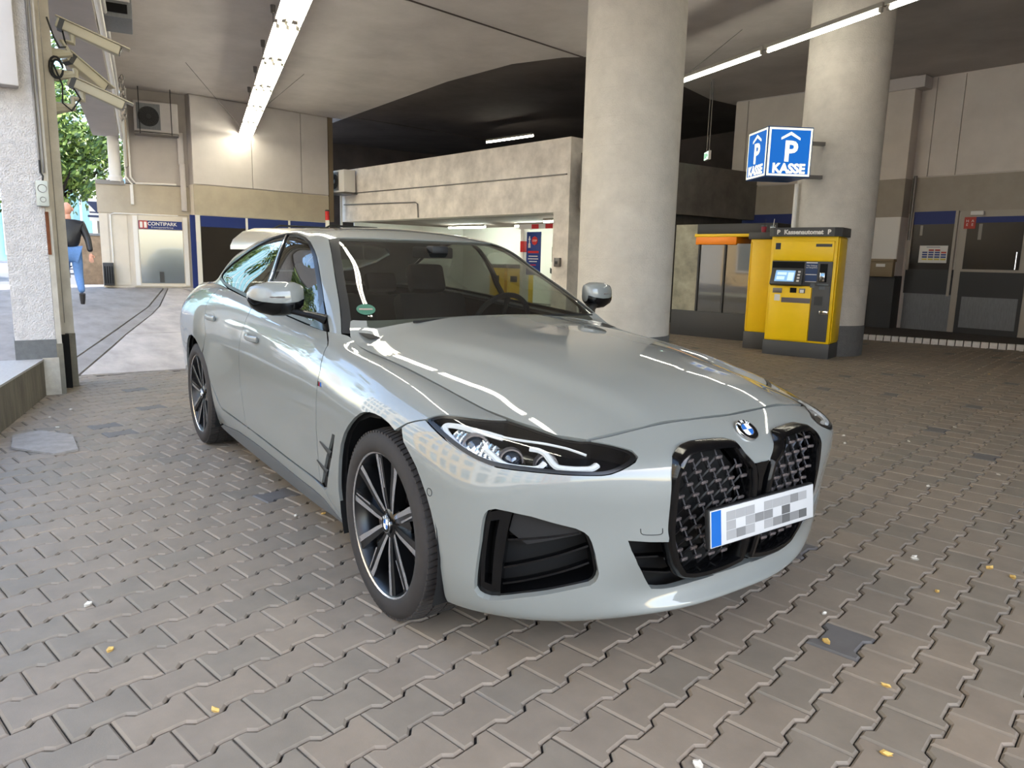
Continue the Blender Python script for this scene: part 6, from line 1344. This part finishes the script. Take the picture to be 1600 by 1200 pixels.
# far glass building and pale houses at the end of the street
gb=empty('office_block',(-62,0,0)); tag(gb,'office block with slanting turquoise glass fins at the end of the street','building')
MB().box(-4,0,-12,4,0,15).build('wall',mat('teal_glass',(150,190,195),rough=.2,metal=.3),gb,smooth=False)
for k in range(26): MB().box(0,.35,-11.8+k*.6,-11.65+k*.6,.8,14.8,Matrix.Rotation(math.radians(0),4,'X')).build('glass_fin',M_whitep if k%2 else MATS['teal_glass'],gb,smooth=False)
ph=empty('far_house',(-56,6.2,0)); tag(ph,'pale far house with red shop strip, right of the turquoise office block','building')
MB().box(-4,0,-1.8,5,0,9).build('wall',M_wht,ph,smooth=False)
for j in range(3):
    for k in range(4): MB().box(0,.08,-1.3+k*1.4,-.4+k*1.4,2.6+j*2.2,4.0+j*2.2).build('window',M_wg,ph,smooth=False)
MB().box(0,.15,-1.8,5,1.9,2.3).build('shop_strip',MATS['post_red'],ph,smooth=False)
# ---- other vehicles
def simple_car(name,loc,rz_,prof,glass_,wd,col,label,wheels,L_lights=True,extra=None):
    r=empty(name,loc,rz_); tag(r,label,'car'); b=MB(); n=len(prof)
    # sections across the width with tumblehome
    rows=[]
    for yf,sc_,zc_ in ((-1,.97,0),(-.97,1,0),(.97,1,0),(1,.97,0)):
        rows.append([(x*(.995 if abs(yf)==1 else 1),yf*wd/2*(1-.12*max(0,(z-.95)/.8)),z) for x,z in prof])
    vs=[p for rr in rows for p in rr]; fs=[tuple(range(n))[::-1],tuple(range(3*n,4*n))]
    for k in range(3):
        for j in range(n): fs.append((k*n+j,k*n+(j+1)%n,(k+1)*n+(j+1)%n,(k+1)*n+j))
    b.add(vs,fs).build('body',col,r,ang=28)
    for s in (-1,1):
        for gl in glass_:
            m_=MB(); pts=[(x,s*(wd/2*(1-.12*max(0,(z-.95)/.8))+.004),z) for x,z in gl]; pts2=[(x,s*(wd/2*(1-.12*max(0,(z-.95)/.8))-.03),z) for x,z in gl]; k=len(gl)
            m_.add(pts+pts2,[tuple(range(k)) if s<0 else tuple(range(k))[::-1]]+[(i,(i+1)%k,k+(i+1)%k,k+i) for i in range(k)]).build('side_window',M_dglass,r,smooth=False)
        for x in wheels:
            Tm=Matrix.Translation((x,s*(wd/2-.02),.34))@Matrix.Rotation(-s*math.pi/2,4,'X'); t=MB().lathe([(.21,.0),(.30,.012),(.34,-.02),(.34,-.2),(.2,-.22)],32,Tm).build('tyre',M_tyre,r); hb=MB().lathe([(.0001,-.02),(.05,-.02),(.06,-.03),(.19,-.02),(.22,.0)],20,Tm).build('wheel_rim',M_alloy,t)
            MB().lathe([(.36,-.002),(.42,.002),(.42,-.02)],32,Tm,arc=math.pi,a0=0 if s<0 else math.pi).build('wheel_arch',M_matte,r)
    if extra: extra(r)
    return r
suvp=[(-2.25,.35),(-2.3,.75),(-2.22,1.05),(-2.0,1.55),(-1.75,1.68),(-.6,1.74),(.25,1.68),(.95,1.15),(2.0,1.02),(2.3,.85),(2.33,.4),(2.1,.28),(-2.1,.28)]
def suv_extra(r):
    for s in (-1,1): MB().tube([(-1.7,s*.68,1.70),(-1.5,s*.68,1.78),(0,s*.68,1.80),(.2,s*.68,1.72)],.02,6).build('roof_rail',M_matte,r)
    MB().box(-2.32,-2.05,-.72,.72,.75,1.55,bev=.02).build('open_boot',M_void,r); Tg=Matrix.Translation((-1.9,0,1.66)); TG=MB(); TG.add([tuple(Tg@Vector((x,y,z+dz))) for x,z in ((.1,.02),(-.3,.0),(-.6,-.08),(-.85,-.24),(-.92,-.36)) for y in (-.68,.68) for dz in (-.035,.035)],[f for k in range(4) for f in ((4*k,4*k+2,4*k+6,4*k+4),(4*k+1,4*k+5,4*k+7,4*k+3),(4*k,4*k+4,4*k+5,4*k+1),(4*k+2,4*k+3,4*k+7,4*k+6))]+[(16,18,19,17)]).build('tailgate',mat('suv_silver',(190,188,182),rough=.3,metal=.4,coat=1) if 'suv_silver' not in MATS else MATS['suv_silver'],r)
M_suv=mat('suv_silver',(190,188,182),rough=.3,metal=.4,coat=1)
simple_car('car',(-13.3,4.55,.08),math.radians(118),suvp,[[(-1.95,1.12),(-1.7,1.56),(-.75,1.62),(-.75,1.12)],[(-.68,1.12),(-.68,1.62),(.2,1.58),(.78,1.12)]],1.86,M_suv,'silver estate car with open tailgate parked behind the grey car',(-1.4,1.45),extra=suv_extra)
carp=[(-2.1,.3),(-2.15,.8),(-2.0,1.0),(-1.5,1.42),(-.3,1.46),(.35,1.38),(.95,1.0),(1.9,.86),(2.12,.6),(2.1,.3)]
for k,(x,y,rz2,c,lb) in enumerate(((-38,1.6,1.2,(180,30,40),'red car parked far down the street between sign posts and far wall'),(-30,2.2,1.4,(220,220,222),'white car parked on the street just left of the far wall'),(-19,-6.9,.0,(190,195,198),'pale car on the street behind the person at the left edge'))):
    simple_car('car',(x,y,.37),rz2,carp,[[(-1.75,1.02),(-1.4,1.36),(-.45,1.39),(-.45,1.02)],[(-.38,1.02),(-.38,1.39),(.3,1.32),(.8,1.02)]],1.75,mat('car_body_%s'%('red','white','pale')[k],c,rough=.3,coat=1),lb,(-1.3,1.3))
